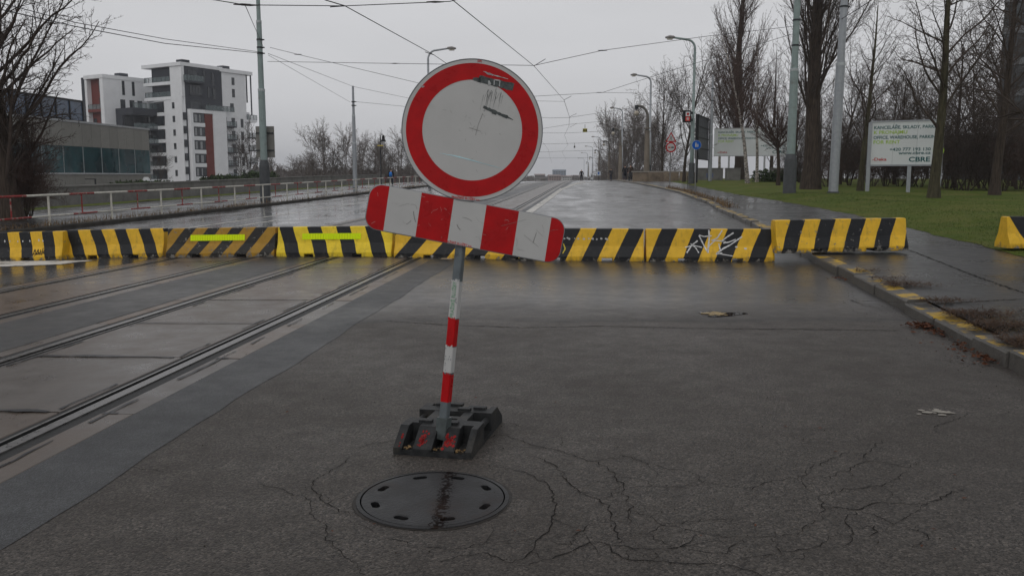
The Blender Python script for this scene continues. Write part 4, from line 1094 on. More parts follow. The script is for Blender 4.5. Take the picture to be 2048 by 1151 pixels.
# tram poles on the left
def tpole(base_p, r0, Hh, label, mat, basem, sleeve, rings=(), group='tram poles and lamp posts', lean=0.):
    o = thing('tram_pole', label, 'pole', base_p)
    b = MB(); L = Vector((lean, 0, 1))
    z1, z2 = Hh * .45, Hh * .72
    prof_ = [(0, r0), (z1, r0 * .93), (z1 + .04, r0 * .78), (z2, r0 * .70), (z2 + .04, r0 * .56), (Hh, r0 * .45)]
    b.tube([L * z for z, r in prof_], [r for z, r in prof_], 14); b.build('shaft', mat, o, smooth=False)
    for z in (z1, z2):
        b = MB(); r = r0 * (.98 if z == z1 else .74); b.tube([L * (z - .1), L * (z + .02)], r, 14); b.build('collar', M('collar_pale', (.42, .45, .46), .5), o)
    if sleeve:
        b = MB(); b.tube([L * -.1, L * (sleeve * .86), L * sleeve], [r0 * 1.5, r0 * 1.4, r0 * 1.02], 16); b.build('base_sleeve', basem, o)
    else:
        b = MB(); b.tube([L * -.1, L * .05], r0 * 1.25, 16); b.build('foot_ring', basem, o)
    for z in rings:
        b = MB(); b.tube([L * (z - .04), L * (z + .04)], r0 * .85, 12); b.box((r0 * .9, 0, z), (.16, .05, .06)); b.build('wire_clamp', DARKM, o)
    return o
p533 = LP(2.56 * 17.5, -17.5)
pole_l = tpole(p533, .19, 13.0, 'green-grey tram pole with dark flared foot behind the railing, carrying a sign seen from behind', GREENPOLE, BASEGREY, 2.15, (7.7, 8.0, 8.4))
p707 = on(710, 72); p707.z = prof(ST(p707.x, p707.y)[0]) + cross(LK) + .12
pole_f = tpole(p707, .19, P3(707, 172, 72).z - p707.z, 'plain grey tram pole beyond the railing, left of the sign disc', GALV, BASEGREY, 0, (6.8, 7.1))
# sign panel seen from behind, fixed on the left pole
sp_ = Vector((p533.x + .04, p533.y, 0)); za, zb = P3(535, 315, p533.y).z, P3(535, 252, p533.y).z
o = thing('sign_panel', 'back of a grey two-part road sign fixed to the green-grey tram pole', 'sign', (p533.x, p533.y - .0, 0), R(-4))
GB = M('sign_back_grey', (.19, .185, .17), .55, .2, .12, 3)
for a, c in (((-.49), .52),):
    for z0, z1 in ((za, za + .38), (za + .39, zb - .36), (zb - .35, zb)):
        b = MB(); b.b2((a, .24, z0), (c, .27, z1)); b.build('panel', GB, o)
for z in (za + .38, zb - .36):
    b = MB(); b.b2((-.47, .19, z - .03), (.5, .238, z + .035)); b.build('back_rail', DARKM, o)
# small lamps
def street_lamp(base, hgt, arm, side, r, label, mat, headmat, group, headlen=.75, base_h=1.6, rise=.55, curved=True):
    o = thing('street_lamp', label, 'street lamp', base, 0, group)
    b = MB(); pts = [(0, 0, -.2), (0, 0, hgt * .45), (0, 0, hgt * .45 + .03), (0, 0, hgt - rise - .3)]; rad = [r, r, r * .75, r * .62]
    n = 8; R0 = min(arm * .42, 1.1)
    for k in range(1, n + 1):
        a = k / n * math.pi / 2; pts.append((side * (R0 - R0 * math.cos(a)), 0, hgt - rise - .3 + (R0 + .0) * math.sin(a) * (rise + .1) / R0)); rad.append(r * .55)
    pts.append((side * arm, 0, hgt - .05)); rad.append(r * .45)
    b.tube(pts, rad, 10); b.build('mast', mat, o, smooth=True)
    b = MB(); b.tube([(side * (arm - .1), 0, hgt - .05), (side * (arm + .05), 0, hgt - .02), (side * (arm + headlen * .5), 0, hgt - .01), (side * (arm + headlen), 0, hgt - .05)], [.05, .12, .15, .07], 10)
    hd = b.build('lamp_head', headmat, o, smooth=True)
    b = MB(); b.tube([(side * (arm + .15), 0, hgt - .13), (side * (arm + headlen * .8), 0, hgt - .14)], [.1, .09], 8); b.build('diffuser', M('lamp_glass', (.5, .46, .4), .2), o)
    if base_h: b = MB(); b.tube([(0, 0, -.2), (0, 0, base_h), (0, 0, base_h + .08)], [r * 1.55, r * 1.5, r * 1.02], 12); b.build('base_sleeve', BASEGREY, o)
    return o
GL = 'curved steel street lamps along the bridge'
HEADM = M('lamp_head_grey', (.22, .21, .2), .5, 0, .2, 4)
spec = [(1383, 72, 74, 1325, 'nearest curved street lamp on the right, beside the red signal box'), (1298, 97.6, 149, 1258, 'second curved street lamp, behind the first concrete column'), (1243, 144, 215, 1218, 'third curved street lamp over the bridge'),
        (1216, 190, 247, 1197, 'fourth curved street lamp over the bridge'), (1201, 255, 273, 1182, 'fifth curved street lamp over the bridge'), (1185, 332, 292, 1169, 'sixth curved street lamp, far over the bridge'), (1175, 430, 305, 1161, 'far curved street lamp, last but one towards the horizon'), (1168, 540, 316, 1155, 'farthest curved street lamp at the horizon')]
for px, Y, pt, ph, lab in spec:
    bs = on(px, Y); tp = P3(px, pt, Y).z
    if Y > 110: bs.z = min(bs.z, surf(bs.x, 100))
    reach = (px - ph) / F * Y; hl = min(1.0, reach * .3)
    lo = street_lamp(bs, tp - bs.z, reach - hl, -1, .17, lab, GALV if Y > 80 else GREENPOLE, HEADM, GL, hl, 1.7 if Y < 110 else 0, max(.6, .25 * reach))
    lo.rotation_euler.z = 0
bs = on(859, 78); bs.z = prof(80) - .2; tp = P3(880, 96, 78).z
lq = street_lamp(bs, tp - bs.z, 1.75, 1, .15, 'curved street lamp behind the upper left of the sign disc', GALV, HEADM, None, .75, 0, .7)
# concrete columns with globe lamps
CONC = M('column_concrete', (.21, .18, .145), .8, 0, .15, 1, kind='World')
GG = 'stone lamp columns with hanging globes'
for px, Y, pt, lab in ((1293, 92, 212, 'nearest stone lamp column with a hanging globe, at the parapet'), (1240, 136, 257, 'second stone lamp column over the bridge'), (1218, 185, 282, 'third stone lamp column over the bridge'), (1198, 249, 300, 'fourth stone lamp column over the bridge'), (1185, 341, 314, 'fifth stone lamp column, far over the bridge'), (1177, 450, 324, 'farthest stone lamp column at the horizon')):
    bs = on(px, Y); bs.z = surf(bs.x, min(Y, 100)); hh = P3(px, pt, Y).z - bs.z
    o = thing('globe_lamp', lab, 'lamp column', bs, 0, GG)
    b = MB(); b.tube([(0, 0, -.3), (0, 0, .5), (0, 0, hh * .66)], [.36, .33, .25], 8); b.build('column', CONC, o)
    for z in (hh * .66, hh * .70): b = MB(); b.tube([(0, 0, z), (0, 0, z + .1)], .36, 10); b.build('collar', CONC, o)
    b = MB(); pts = [(0, 0, hh * .66), (0, 0, hh * .85)] + [(-.9 + .9 * math.cos(a), 0, hh * .85 + (hh * .15) * math.sin(a)) for a in [i * .26 for i in range(1, 7)]] + [(-1.25, 0, hh)]
    b.tube(pts, [.17] * 2 + [.14] * 6 + [.13], 8); b.build('arm', M('arm_metal', (.14, .13, .115), .6), o)
    b = MB(); b.tube([(-1.2, 0, hh - .75), (-1.2, 0, hh - .1)], .05, 6); b.box((-1.2, 0, hh - .12), (.34, .3, .4)); b.build('hanger', DARKM, o)
    b = MB(); b.tube([(-1.2, 0, hh - .75 - .28 + .28 * (1 - math.cos(a))) for a in [i * .393 for i in range(9)]][::-1], [max(.01, .28 * math.sin(i * .393)) for i in range(9)][::-1], 10); b.build('globe', M('globe_glass', (.42, .37, .3), .25), o)
# dark lantern on a post, left of the disc
bs = on(762, 92); bs.z = .3; hh = P3(762, 268, 92).z - bs.z
o = thing('street_lamp', 'dark hanging lantern with a small yellow plate, above the railing left of the disc', 'street lamp', bs)
b = MB(); b.tube([(0, 0, 0), (0, 0, hh - .4), (.06, 0, hh - .1), (.2, 0, hh), (.32, 0, hh - .1)], [.07, .05, .04, .04, .03], 8); b.build('mast', DARKM, o)
b = MB(); b.tube([(.32, 0, hh - .1), (.32, 0, hh - .2), (.32, 0, hh - .55), (.32, 0, hh - .8)], [.05, .13, .17, .32], 10); b.build('lantern', BLACK, o)
zz = P3(762, 291, 92).z - bs.z; b = MB(); b.box((0, -.05, zz), (.62, .05, .12)); b.build('plate', M('yellow_plate', (.5, .38, .06), .5), o)

# lamps and posts in front of the office
def G0(s, t): p = groundz(s, t); return p
def at(px, Y, z): a, bb, c = ray(px, 352); return Vector((a / bb * Y, Y, z))
p = at(292, 84, -.3); o = thing('garden_lamp', 'white mushroom lamp on a short post beside the hedge', 'lamp', p)
zt = P3(292, 354, 84).z - p.z
b = MB(); b.tube([(0, 0, 0), (0, 0, zt - .45)], .05, 8); b.build('post', DARKM, o); b = MB(); b.tube([(0, 0, zt - .5), (0, 0, zt - .42), (0, 0, zt)], [.12, .46, .2], 14); b.build('lamp_shade', M('pale_shade', (.55, .56, .57), .4), o)
p = at(82, 62, -.4); zt = P3(82, 363, 62).z - p.z; o = thing('garden_lamp', 'dark lamp post with a V-shaped fork before the office wall', 'lamp', p)
b = MB(); b.tube([(0, 0, 0), (0, 0, zt - .55)], .05, 8); b.build('post', DARKM, o)
b = MB(); b.tube([(0, 0, zt - .55), (-.28, 0, zt)], .04, 6); b.tube([(0, 0, zt - .55), (.28, 0, zt)], .04, 6); b.box((0, 0, zt), (.62, .12, .06)); b.build('fork', DARKM, o)
p = at(190, 66, -.4); zt = P3(190, 358, 66).z - p.z; o = thing('garden_lamp', 'dark lamp post with a flat arm to the left before the office wall', 'lamp', p)
b = MB(); b.tube([(0, 0, 0), (0, 0, zt)], .06, 8); b.build('post', DARKM, o); b = MB(); b.box((-.36, 0, zt), (.84, .1, .07)); b.build('arm', DARKM, o)

# ------------------------------------------------------------------ office building with ribbon windows (runs parallel to the street)
OT, OS = -48.0, 1.8755 * 48.0
po = Vector((*XY(OS, OT), 0)); off = thing('office_building', 'low office with pale stone bands and a long ribbon of teal glass', 'building', po)
# local frame: u towards the camera along the wall (-s), w away from the street (-t)
U = Vector((-SN, -CS, 0)); Wd = Vector((-CS, SN, 0))
def OB(u, w, z): return po + U * u + Wd * w + Vector((0, 0, z))
Yc = po.y; zt = P3(308, 258, Yc).z; zb0 = P3(308, 301, Yc).z; zb1 = P3(308, 349, Yc).z; zg = -.9
def obox(name, u0, u1, w0, w1, z0, z1, mat, parent=off, org=po):
    b = MB(); vs = [OB(u, w, z) for z in (z0, z1) for w in (w0, w1) for u in (u0, u1)]
    b.add(vs, [(0, 2, 3, 1), (4, 5, 7, 6), (0, 1, 5, 4), (2, 6, 7, 3), (0, 4, 6, 2), (1, 3, 7, 5)]); return b.build(name, mat, parent, org)
PW = .0643 * 48; NP = 19; LO = NP * PW
obox('core', .02, LO, .12, 26, zg - 1, zt - .05, M('core_grey', (.12, .12, .115), .8))
k = 0
for band, (z0, z1) in enumerate(((zb0, zt - .12), (.35, zb1))):
    for i in range(NP * 2):
        obox('cladding_panel', i * PW / 2 + .012, (i + 1) * PW / 2 - .012, -.02, .10, z0, z1, CLAD)
    for j in range(8): obox('cladding_panel', -.12, .0, .1 + j * 1.6, 1.68 + j * 1.6, z0, z1, CLAD)
obox('coping', -.15, LO, -.08, .4, zt - .12, zt + .06, M('pale_coping', (.36, .37, .38), .5)); obox('sill', -.13, LO, -.10, .12, zb1, zb1 + .14, M('pale_sill', (.42, .43, .44), .5))
for i in range(NP):
    p = obox('window_pane', i * PW + .05, (i + 1) * PW - .05, .02, .09, zb1 + .14, zb0, TEALG)
    obox('mullion', i * PW - .05, i * PW + .05, -.02, .10, zb1 + .14, zb0, M('mullion_grey', (.26, .29, .30), .4) if i == 0 else bpy.data.materials['mullion_grey'])
for j in range(3): obox('window_pane', -.10, .0, .15 + j * 3, 3.1 + j * 3, zb1 + .14, zb0, TEALG)
for i in range(4, NP): obox('basement_window', i * PW + .03, (i + 1) * PW - .03, .0, .1, zg, .34, TEALG)
# glazed upper storey, set back
zu0, zu1 = zt, P3(174, 203, 94).z
Lu = 0.0
for i in range(15):
    u0 = .6 + i * 2.35
    obox('upper_pane', u0 + .04, u0 + 2.31, 7, 7.1, zu0 - .2, zu1 - 2.15, BLUEG); obox('upper_pane', u0 + .04, u0 + 2.31, 7, 7.1, zu1 - 2.05, zu1 - .1, BLUEG)
    obox('upper_mullion', u0 - .07, u0 + .07, 6.9, 7.2, zu0 - .2, zu1, FRAME)
obox('upper_frame', .5, 36, 6.95, 7.25, zu1 - .12, zu1 + .1, FRAME); obox('upper_frame', .5, 36, 6.95, 7.25, zu1 - 2.15, zu1 - 2.05, FRAME); obox('upper_core', .6, 36, 7.3, 20, zu0 - .2, zu1 - .15, M('core_blue', (.06, .07, .09), .6))

# ------------------------------------------------------------------ white block of flats
AL = R(31)
class Flat:
    def __init__(self, px, Y, label):
        a, bb, c = ray(px, 352); self.o = Vector((a / bb * Y, Y, 0)); self.e1 = Vector((-math.cos(AL), math.sin(AL), 0)); self.e2 = Vector((math.sin(AL), math.cos(AL), 0))
        self.root = thing('apartment_building', label, 'building', self.o)
    def fl(self, px):                             # share along the left face / right face under a photo column
        u = (px - 1024) / F; e = self.e1; return (u * self.o.y * 1.0 - self.o.x) / (e.x - u * e.y)
    def fr(self, px):
        u = (px - 1024) / F; e = self.e2; return (u * self.o.y - self.o.x) / (e.x - u * e.y)
    def z(self, py, px, Yd): return P3(px, py, Yd).z
    def box(self, name, a0, a1, b0, b1, z0, z1, mat, parent=None):   # a along e1 (left, back), b along e2 (right, back)
        m = MB(); vs = [self.e1 * a + self.e2 * b_ + Vector((0, 0, z)) for z in (z0, z1) for b_ in (b0, b1) for a in (a0, a1)]
        m.add(vs, [(0, 2, 3, 1), (4, 5, 7, 6), (0, 1, 5, 4), (2, 6, 7, 3), (0, 4, 6, 2), (1, 3, 7, 5)]); return m.build(name, mat, parent or self.root)
    def winL(self, a0, a1, z0, z1, n=3, b=0.):    # window in the left face (b = plane), frame, panes and mullions
        f = self.box('window', a0, a1, b - .04, b + .1, z0, z1, FRAME); w = (a1 - a0) / n
        for k in range(n): self.box('pane', a0 + w * k + .09, a0 + w * (k + 1) - .05, b - .06, b - .03, z0 + .09, z1 - .22, GLASSD, f)
        return f
    def winR(self, b0, b1, z0, z1, n=1, a=0.):
        f = self.box('window', a - .1, a + .04 if False else a + .06, b0, b1, z0, z1, FRAME) if False else self.box('window', a - .04, a + .1, b0, b1, z0, z1, FRAME); w = (b1 - b0) / n
        for k in range(n): self.box('pane', a - .06, a - .03, b0 + w * k + .08, b0 + w * (k + 1) - .06, z0 + .09, z1 - .12, GLASSD, f)
        return f
    def rail(self, a0, a1, b0, b1, z, h=1.05, posts=4):
        g = self.box('balustrade', a0, a1, b0, b1, z, z + h, BALGL)
        self.box('hand_rail', a0 - .02, a1 + .02, b0 - .02, b1 + .02, z + h, z + h + .06, FRAME, g)
        for k in range(posts + 1):
            a, b_ = a0 + (a1 - a0) * k / posts, b0 + (b1 - b0) * k / posts
            a = a if a1 - a0 > .3 else (a0 + a1) / 2; b_ = b_ if b1 - b0 > .3 else (b0 + b1) / 2
            self.box('rail_post', a - .035, a + .035, b_ - .05, b_ + .05, z, z + h, FRAME, g)
CURT = M('pale_curtain', (.30, .31, .32), .4)
A = Flat(372, 190, 'white and anthracite block of flats with a tall brick-red stripe and glass balconies'); zbA = -1.6
ST_ = 2.95; ztop = 25.9
# left, white: wall with recessed loggias
A.box('wall', 0, 12.2, .6, 11, zbA, 18.8, BWHITE)                       # main body face at b=.6 (in loggia depth)
A.box('wall', 0.2, 6.2, 0, .6, zbA, 18.6, BWHITE); A.box('wall', 12.2, 12.5, .3, 11, zbA, 18.6, BWHITE)
A.box('wall', 6.2, 9.7, 0.0, .6, 17.75, 18.6, BWHITE)
A.box('wall', 0, 3.8, .02, 11, 18.6, ztop, BWHITE); A.box('wall', 3.8, 12.2, 2.5, 11, 18.6, ztop - .3, BWHITE)
A.box('roof', -.1, 13.2, -.2, 11.2, ztop - .75, ztop, BWHITE); A.box('floor_slab', 3.8, 12.9, -.1, 2.5, 21.25, 21.95, BWHITE); A.box('floor_slab', 3.8, 12.8, -.1, 2.5, 18.0, 18.7, BWHITE)
A.winL(5, 9.5, 22.0, 24.6, 3, 2.5); A.winL(5.2, 6.1, 18.8, 20.9, 1, 2.5); A.winL(7.2, 8.0, 18.8, 20.9, 1, 2.5)
A.rail(3.9, 12.6, -.02, .06, 21.95, 1.1, 6); A.rail(3.9, 12.5, -.02, .06, 18.7, 1.1, 7)
for k in range(7):
    zt_ = 17.55 - ST_ * k; f = A.winL(6.6, 9.6, zt_ - 2.15, zt_, 3, -.02 + .02)
    A.box('spandrel', 6.2, 12.3, -.06, .58, zt_ - 2.95, zt_ - 2.2, BWHITE)
    A.winL(9.8, 12.0, zt_ - 2.15, zt_, 2, .57); A.rail(9.8, 12.2, -.02, .05, zt_ - 2.2, 1.0, 2)
    A.winL(2.7, 3.5, zt_ - 1.5, zt_ - .15, 1)
    if k < 6: A.winR(.02, .75, zt_ - 2.7 - 1.3, zt_ - 2.4, 1, -.03)
# dark middle volume
A.box('dark_wall', -.03, 11, .78, 10.9, zbA, ztop - .0, BDARK); A.box('roof_hatch', 2, 4, 2, 4, ztop, ztop + .9, BDARK)
zt2 = 15.9
for z0, z1 in ((18.95, 21.2), (15.9 + .1, 17.9)): A.winR(1.9, 5.0, z0, z1, 4, -.05)
A.rail(-1.2, -1.12, .6, 5.1, 22.0, 1.2, 5); A.box('floor_slab', -1.2, 0, .6, 5.2, 21.6, 22.0, BDARK); A.box('side_rail', -1.2, 0, .58, .64, 22, 23.2, BALGL); A.winR(1.6, 4.2, 22.05, 24.5, 2, -.05)
for b0, b1, z0, z1 in ((5.8, 6.4, 22, 24.6), (8.1, 8.8, 21.6, 24.4), (6.8, 7.5, 18.7, 21.2), (8.2, 9.2, 18.4, 21), (6.9, 7.4, 16, 17.7)): A.winR(b0, b1, z0, z1, 1, -.05)
# white frame standing forward with red stripe
fa = -1.1
A.box('white_frame', fa, -.05, 1.1, 1.8, zbA, zt2, BWHITE); A.box('white_frame', fa, -.05, 7.2, 10.9, zbA, zt2, BWHITE); A.box('white_frame', fa, -.05, 1.8, 7.2, zt2 - .75, zt2, BWHITE)
A.box('red_panel', fa + .25, -.06, 5.05, 7.2, zbA, zt2 - .75, BRICKRED)
for k in range(6):
    zt_ = zt2 - .8 - ST_ * k; A.winR(1.95, 5.0, zt_ - 2.1, zt_ - .02, 3, fa + .35); A.box('spandrel', fa + .2, -.06, 1.8, 5.05, zt_ - ST_, zt_ - 2.1, BWHITE)
    for j in range(2): A.box('curtain', fa + .25, fa + .28, 2.3 + j * 1.3, 2.3 + j * 1.3 + rng.uniform(.3, .8), zt_ - 1.9, zt_ - .3, CURT)
A.rail(fa - .1, fa - .02, 5.2, 13.2, zt2, 1.15, 8)
# right white volume
A.box('wall', .1, 10, 10.9, 18.0, zbA, ztop - 1.0, BWHITE); A.box('roof', -.2, 10, 10.4, 20.0, ztop - 1.0, ztop - .2, BWHITE)
for b_ in (18.3, 19.6): A.box('column', .1, .35, b_, b_ + .22, 15.6 if b_ > 19 else 18.5, ztop - 1.0, BDARK)
A.box('roof_box', 3, 5, 14, 16, ztop - .2, ztop + .9, BDARK)
A.box('wall', .8, 10, 18.0, 19.4, zbA, 16.3, BWHITE); A.box('floor_slab', -.2, 2, 17.8, 20.9, 14.0, 14.5, BWHITE); A.rail(-.2, -.12, 17.9, 20.9, 14.5, 1.15, 3)
for z0, z1 in ((22.2, 23.9), (19.4, 21.3)): A.winR(13.9, 14.7, z0, z1, 1, .1)
A.winR(13.2, 14.2, 16.1, 18, 1, .1)
for k in range(5):
    zt_ = 15.0 - ST_ * k; A.winR(13.4, 14.4, zt_ - 2.3, zt_ - .3, 1, .1); A.winR(11.0, 12.0, zt_ - 2.3, zt_ - .2, 1, .1)
    A.box('balcony_floor', -1.1, .1, 10.95, 13.9, zt_ - 2.6, zt_ - 2.3, BDARK); A.rail(-1.1, -1.04, 10.95, 13.9, zt_ - 2.3, 1.05, 3)
    A.winR(16.1, 16.9, zt_ - 2.4, zt_ - .4, 1, .1)
    if k: A.box('balcony_floor', .2, .9, 18.7, 20.9, zt_ - 1.9, zt_ - 1.6, BDARK); A.rail(.18, .24, 18.7, 20.9, zt_ - 1.6, 1.05, 2)
# further block to the left
B = Flat(216.5, 190, 'white block of flats with a brick-red inset behind the office roof')
zB = 23.2
B.box('wall', 0, 1.2, 0, 11, -1.6, zB, BWHITE); B.box('wall', 5.8, 6.6, 0, 9, -1.6, zB, BWHITE); B.box('wall', 1.2, 5.8, 1.2, 10, -1.6, zB - .6, BWHITE); B.box('roof', -.1, 6.7, -.1, 11, zB - .7, zB + .1, BWHITE)
B.box('dark_wall', 6.6, 8.4, .4, 8, -1.6, zB - .2, BDARK); B.box('roof_box', 1, 3, 5, 7, zB + .1, zB + .9, BDARK)
B.box('red_panel', 1.2, 5.8, 1.05, 1.2, -1.6, zB - .7, BRICKRED); B.box('floor_slab', 1.2, 5.8, -.05, 1.1, 15.3, 15.9, BRICKRED)
for z0 in (19.6, 16.2, 12.6): B.winL(1.4, 3.0, z0, z0 + 2.3, 2, 1.04)
B.winL(4.4, 5.6, 11.0, 14, 1, 1.04); B.rail(1.3, 5.7, -.02, .05, 15.9, 1.0, 3)
for b0 in (4.6, 7.1): B.winR(b0, b0 + .65, 19.2, 22.3, 1, 0)
for b0 in (4.0, 6.3, 8.3): B.winR(b0, b0 + 1.2, 15.8, 18.2, 1, 0)
B.box('terrace_wall', -.02, 8, 11, 19, 10, zB - 1.2, BWHITE); B.box('terrace_wall', -3, 0, 11.2, 19, 10, 19.4, BWHITE); B.winR(15, 17.5, 19.8, 21.2, 2, -.03)
for zf in (14.6, 11.4, 8.2): 
    B.box('dark_slab', -6.0, 0, 2.7, 17.5, zf, zf + 1.5 if zf > 14 else zf + .35, BDARK); B.rail(-6.05, -5.98, 2.8, 17.5, zf + (1.5 if zf > 14 else .35), 1.1, 9)
    for j in range(5): B.winR(3.2 + j * 2.6, 5.2 + j * 2.6, zf - 2.6, zf - .1, 2, -2.4)
B.box('dark_wall', -2.3, 0, 2.7, 17.5, -1.6, 14.6, BDARK)

# ------------------------------------------------------------------ dark tower at the right edge
pt_ = at(1985, 95, 0); tw = thing('tower_block', 'tall dark glass tower rising behind the bare trees at the right edge', 'building', pt_, -R(31))
def tbox(name, x0, x1, y0, y1, z0, z1, mat, parent=None): b = MB(); b.b2((x0, y0, z0), (x1, y1, z1)); return b.build(name, mat, parent or tw)
tbox('core', .15, 20, .15, 18, -1, 44, M('tower_grey', (.10, .105, .11), .6, 0, .15, .3, kind='World'))
TG = M('tower_glass', (.035, .045, .05), .07, 0, .5, .2, kind='World'); TGG = M('tower_green_glass', (.02, .10, .085), .07, 0, .5, .2, kind='World')
for k in range(13):
    for j in range(8): tbox('window_pane', .3 + j * 2.4, 2.5 + j * 2.4, -.0, .1, k * 3.3 + .9, k * 3.3 + 3.0, TGG if (k in (4, 5) and j > 0) or rng.random() < .06 else TG)
    for j in range(4): tbox('window_pane', -.0, .1, .5 + j * 4.2, 4.4 + j * 4.2, k * 3.3 + .9, k * 3.3 + 3.0, TG)
    tbox('floor_band', -.06, 20, -.06, 18, k * 3.3 + .0, k * 3.3 + .75, M('tower_band', (.15, .155, .16), .6) if k == 0 else bpy.data.materials['tower_band'])
pt2 = at(1885, 88, 0); pod = thing('glass_pavilion', 'low pale grey glazed hall behind the shrubs, left of the dark tower', 'building', pt2, -R(27))
pcore = MB(); pcore.b2((.1, .1, -1), (16, 12, 5.4)); pcore.build('core', M('pavilion_grey', (.15, .16, .17), .6), pod)
for j in range(8):
    for k in range(3): b = MB(); b.b2((.1 + j * 2, 0, .2 + k * 1.7), (1.95 + j * 2, .09, 1.8 + k * 1.7)); b.build('window_pane', M('pavilion_glass', (.10, .12, .135), .15) if j == k == 0 else bpy.data.materials['pavilion_glass'], pod)

# ------------------------------------------------------------------ right side furniture
p1580 = on(1580, 43); p1580.z = GZ(1577, 384, surf(p1580.x, 43)).z
pr1 = tpole(p1580, .215, 13.5, 'green-grey tram pole with dark flared foot on the lawn, left of the grey pole', GREENPOLE, BASEGREY, 1.95, (8.4, 7.2, 4.6))
p1668 = on(1668, 43)
pr2 = tpole(p1668, .235, 14, 'stout plain grey tram pole on the lawn, right of the green-grey pole', GALV, BASEGREY, 0, (9.0, 9.6, 3.1))
bpy.data.objects[pr2.name].rotation_euler = (0, R(.55), 0)
p1421 = on(1420, 76); pr3 = tpole(p1421, .16, P3(1421, 150, 76).z - p1421.z, 'thin grey tram pole between the dark sign back and the far billboard', GALV, BASEGREY, 0, (7, 8))
# illuminated tram/road signal box on the first lamp
p = Vector((on(1372, 71.5).x, 71.6, 0)); z0, z1 = P3(1372, 245, 71.6).z, P3(1372, 221, 71.6).z
o = thing('signal_box', 'black signal box with a white and a red panel fixed to the nearest street lamp', 'signal', p)
b = MB(); b.b2((-.37, -.12, z0), (.30, .14, z1)); b.build('housing', BLACK, o)
for (a, c, col, nm) in ((.52, .88, (.7, .7, .72), 'white_panel'), (.12, .48, (.65, .04, .03), 'red_panel')):
    b = MB(); b.b2((-.16, -.135, z0 + (z1 - z0) * a), (.2, -.122, z0 + (z1 - z0) * c)); pn = b.build(nm, M(nm, col, .3), o)
    b = MB(); zc = z0 + (z1 - z0) * (a + c) / 2; b.tube([(.02, -.139, zc), (.02, -.137, zc)], .11, 14); b.build('symbol', REDT if nm == 'white_panel' else WHITE, pn)
b = MB(); b.b2((.30, -.02, z0 + .1), (.47, .08, z0 + .3)); b.b2((.30, -.02, z1 - .3), (.47, .08, z1 - .1)); b.build('bracket', DARKM, o)
# large direction sign seen from behind
pa, pb = on(1392, 75), on(1418, 82); d = Vector((pb.x - pa.x, pb.y - pa.y, 0)); Lw = d.length
o = thing('direction_sign', 'large dark sign board seen from behind, on two black posts beside the pavement', 'sign', (pa.x, pa.y, pa.z), math.atan2(d.y, d.x))
zz0, zz1 = P3(1392, 317, 75).z - pa.z, P3(1392, 228, 75).z - pa.z
for x in (.1, Lw - .05): b = MB(); b.b2((x - .1, -.12, -.1), (x + .1, .1, zz1)); b.build('post', BLACK, o)
nsl = 6
for k in range(4):
    for j in range(nsl): b = MB(); b.b2((Lw * j / nsl + .02, .14, zz0 + (zz1 - zz0) * k / 4 + .03), (Lw * (j + 1) / nsl - .02, .18, zz0 + (zz1 - zz0) * (k + 1) / 4 - .03)); b.build('panel', M('sign_back_dark', (.085, .09, .10), .55, .2, .2, 2) if j == k == 0 else bpy.data.materials['sign_back_dark'], o)
for k in range(5): z = zz0 + (zz1 - zz0) * k / 4; b = MB(); b.b2((0, .10, z - .05), (Lw, .139, z + .05)); b.build('rail', BLACK, o)
# warning triangle + no overtaking, blue path sign
def round_sign(o, z, r, cols, y=-.06):
    prev = None
    for k, (rr, m_) in enumerate(cols):
        b = MB(); b.tube([(0, y - .004 * k, z), (0, y - .004 * k - .006, z)], r * rr, 28); b.build(('sign_plate', 'sign_rim', 'sign_face')[min(2, k)], m_, o)
BLUE = M('sign_blue', (.0, .09, .42), .35, 0, .05, 4)
p = on(1340, 63); o = thing('road_sign', 'thin post with a red-edged narrowing triangle above a round no-overtaking sign', 'road sign', p)
b = MB(); ztp = P3(1340, 264, 63).z - p.z; b.tube([(0, 0, -.1), (0, 0, ztp - .1)], .035, 8); b.build('post', M('sign_post_grey', (.2, .2, .2), .5), o)
zc = P3(1340, 294.5, 63).z - p.z; round_sign(o, zc, .375, ((1, RED), (.74, WHITE)))
b = MB(); b.b2((-.2, -.082, zc - .05), (-.02, -.076, zc + .03), 0); b.build('red_car_symbol', REDT, o); b = MB(); b.b2((.03, -.082, zc - .05), (.22, -.076, zc + .03)); b.build('black_car_symbol', BLACK, o)
zb_, zt_ = P3(1340, 284, 63).z - p.z, ztp; wq = .40
for sc, y, m_, nm in ((1, -.05, RED, 'triangle_rim'), (.70, -.06, WHITE, 'triangle_face')):
    b = MB(); cz = zb_ + (zt_ - zb_) * .37; b.prism([(x * sc, y, cz + (z - cz) * sc) for x, z in ((-wq, zb_), (wq, zb_), (0, zt_))], (0, -.008, 0)); b.build(nm, m_, o)
b = MB(); cz = zb_ + .12; b.prism([(.03, -.069, cz), (.06, -.069, cz), (.06, -.069, cz + .3), (.03, -.069, cz + .3)], (0, -.003, 0)); b.prism([(-.1, -.069, cz), (-.07, -.069, cz), (-.02, -.069, cz + .17), (-.02, -.069, cz + .3), (-.05, -.069, cz + .3), (-.05, -.069, cz + .18)], (0, -.003, 0)); b.build('symbol', BLACK, o)
p = on(1391, 49.5); o = thing('road_sign', 'round blue footpath sign with white figures on a thin post by the kerb', 'road sign', p)
b = MB(); zc = P3(1391, 290, 49.5).z - p.z; b.tube([(0, 0, -.1), (0, 0, zc + .2)], .03, 8); b.build('post', bpy.data.materials['sign_post_grey'], o)
round_sign(o, zc, .27, ((1, WHITE), (.95, BLUE)))
b = MB()
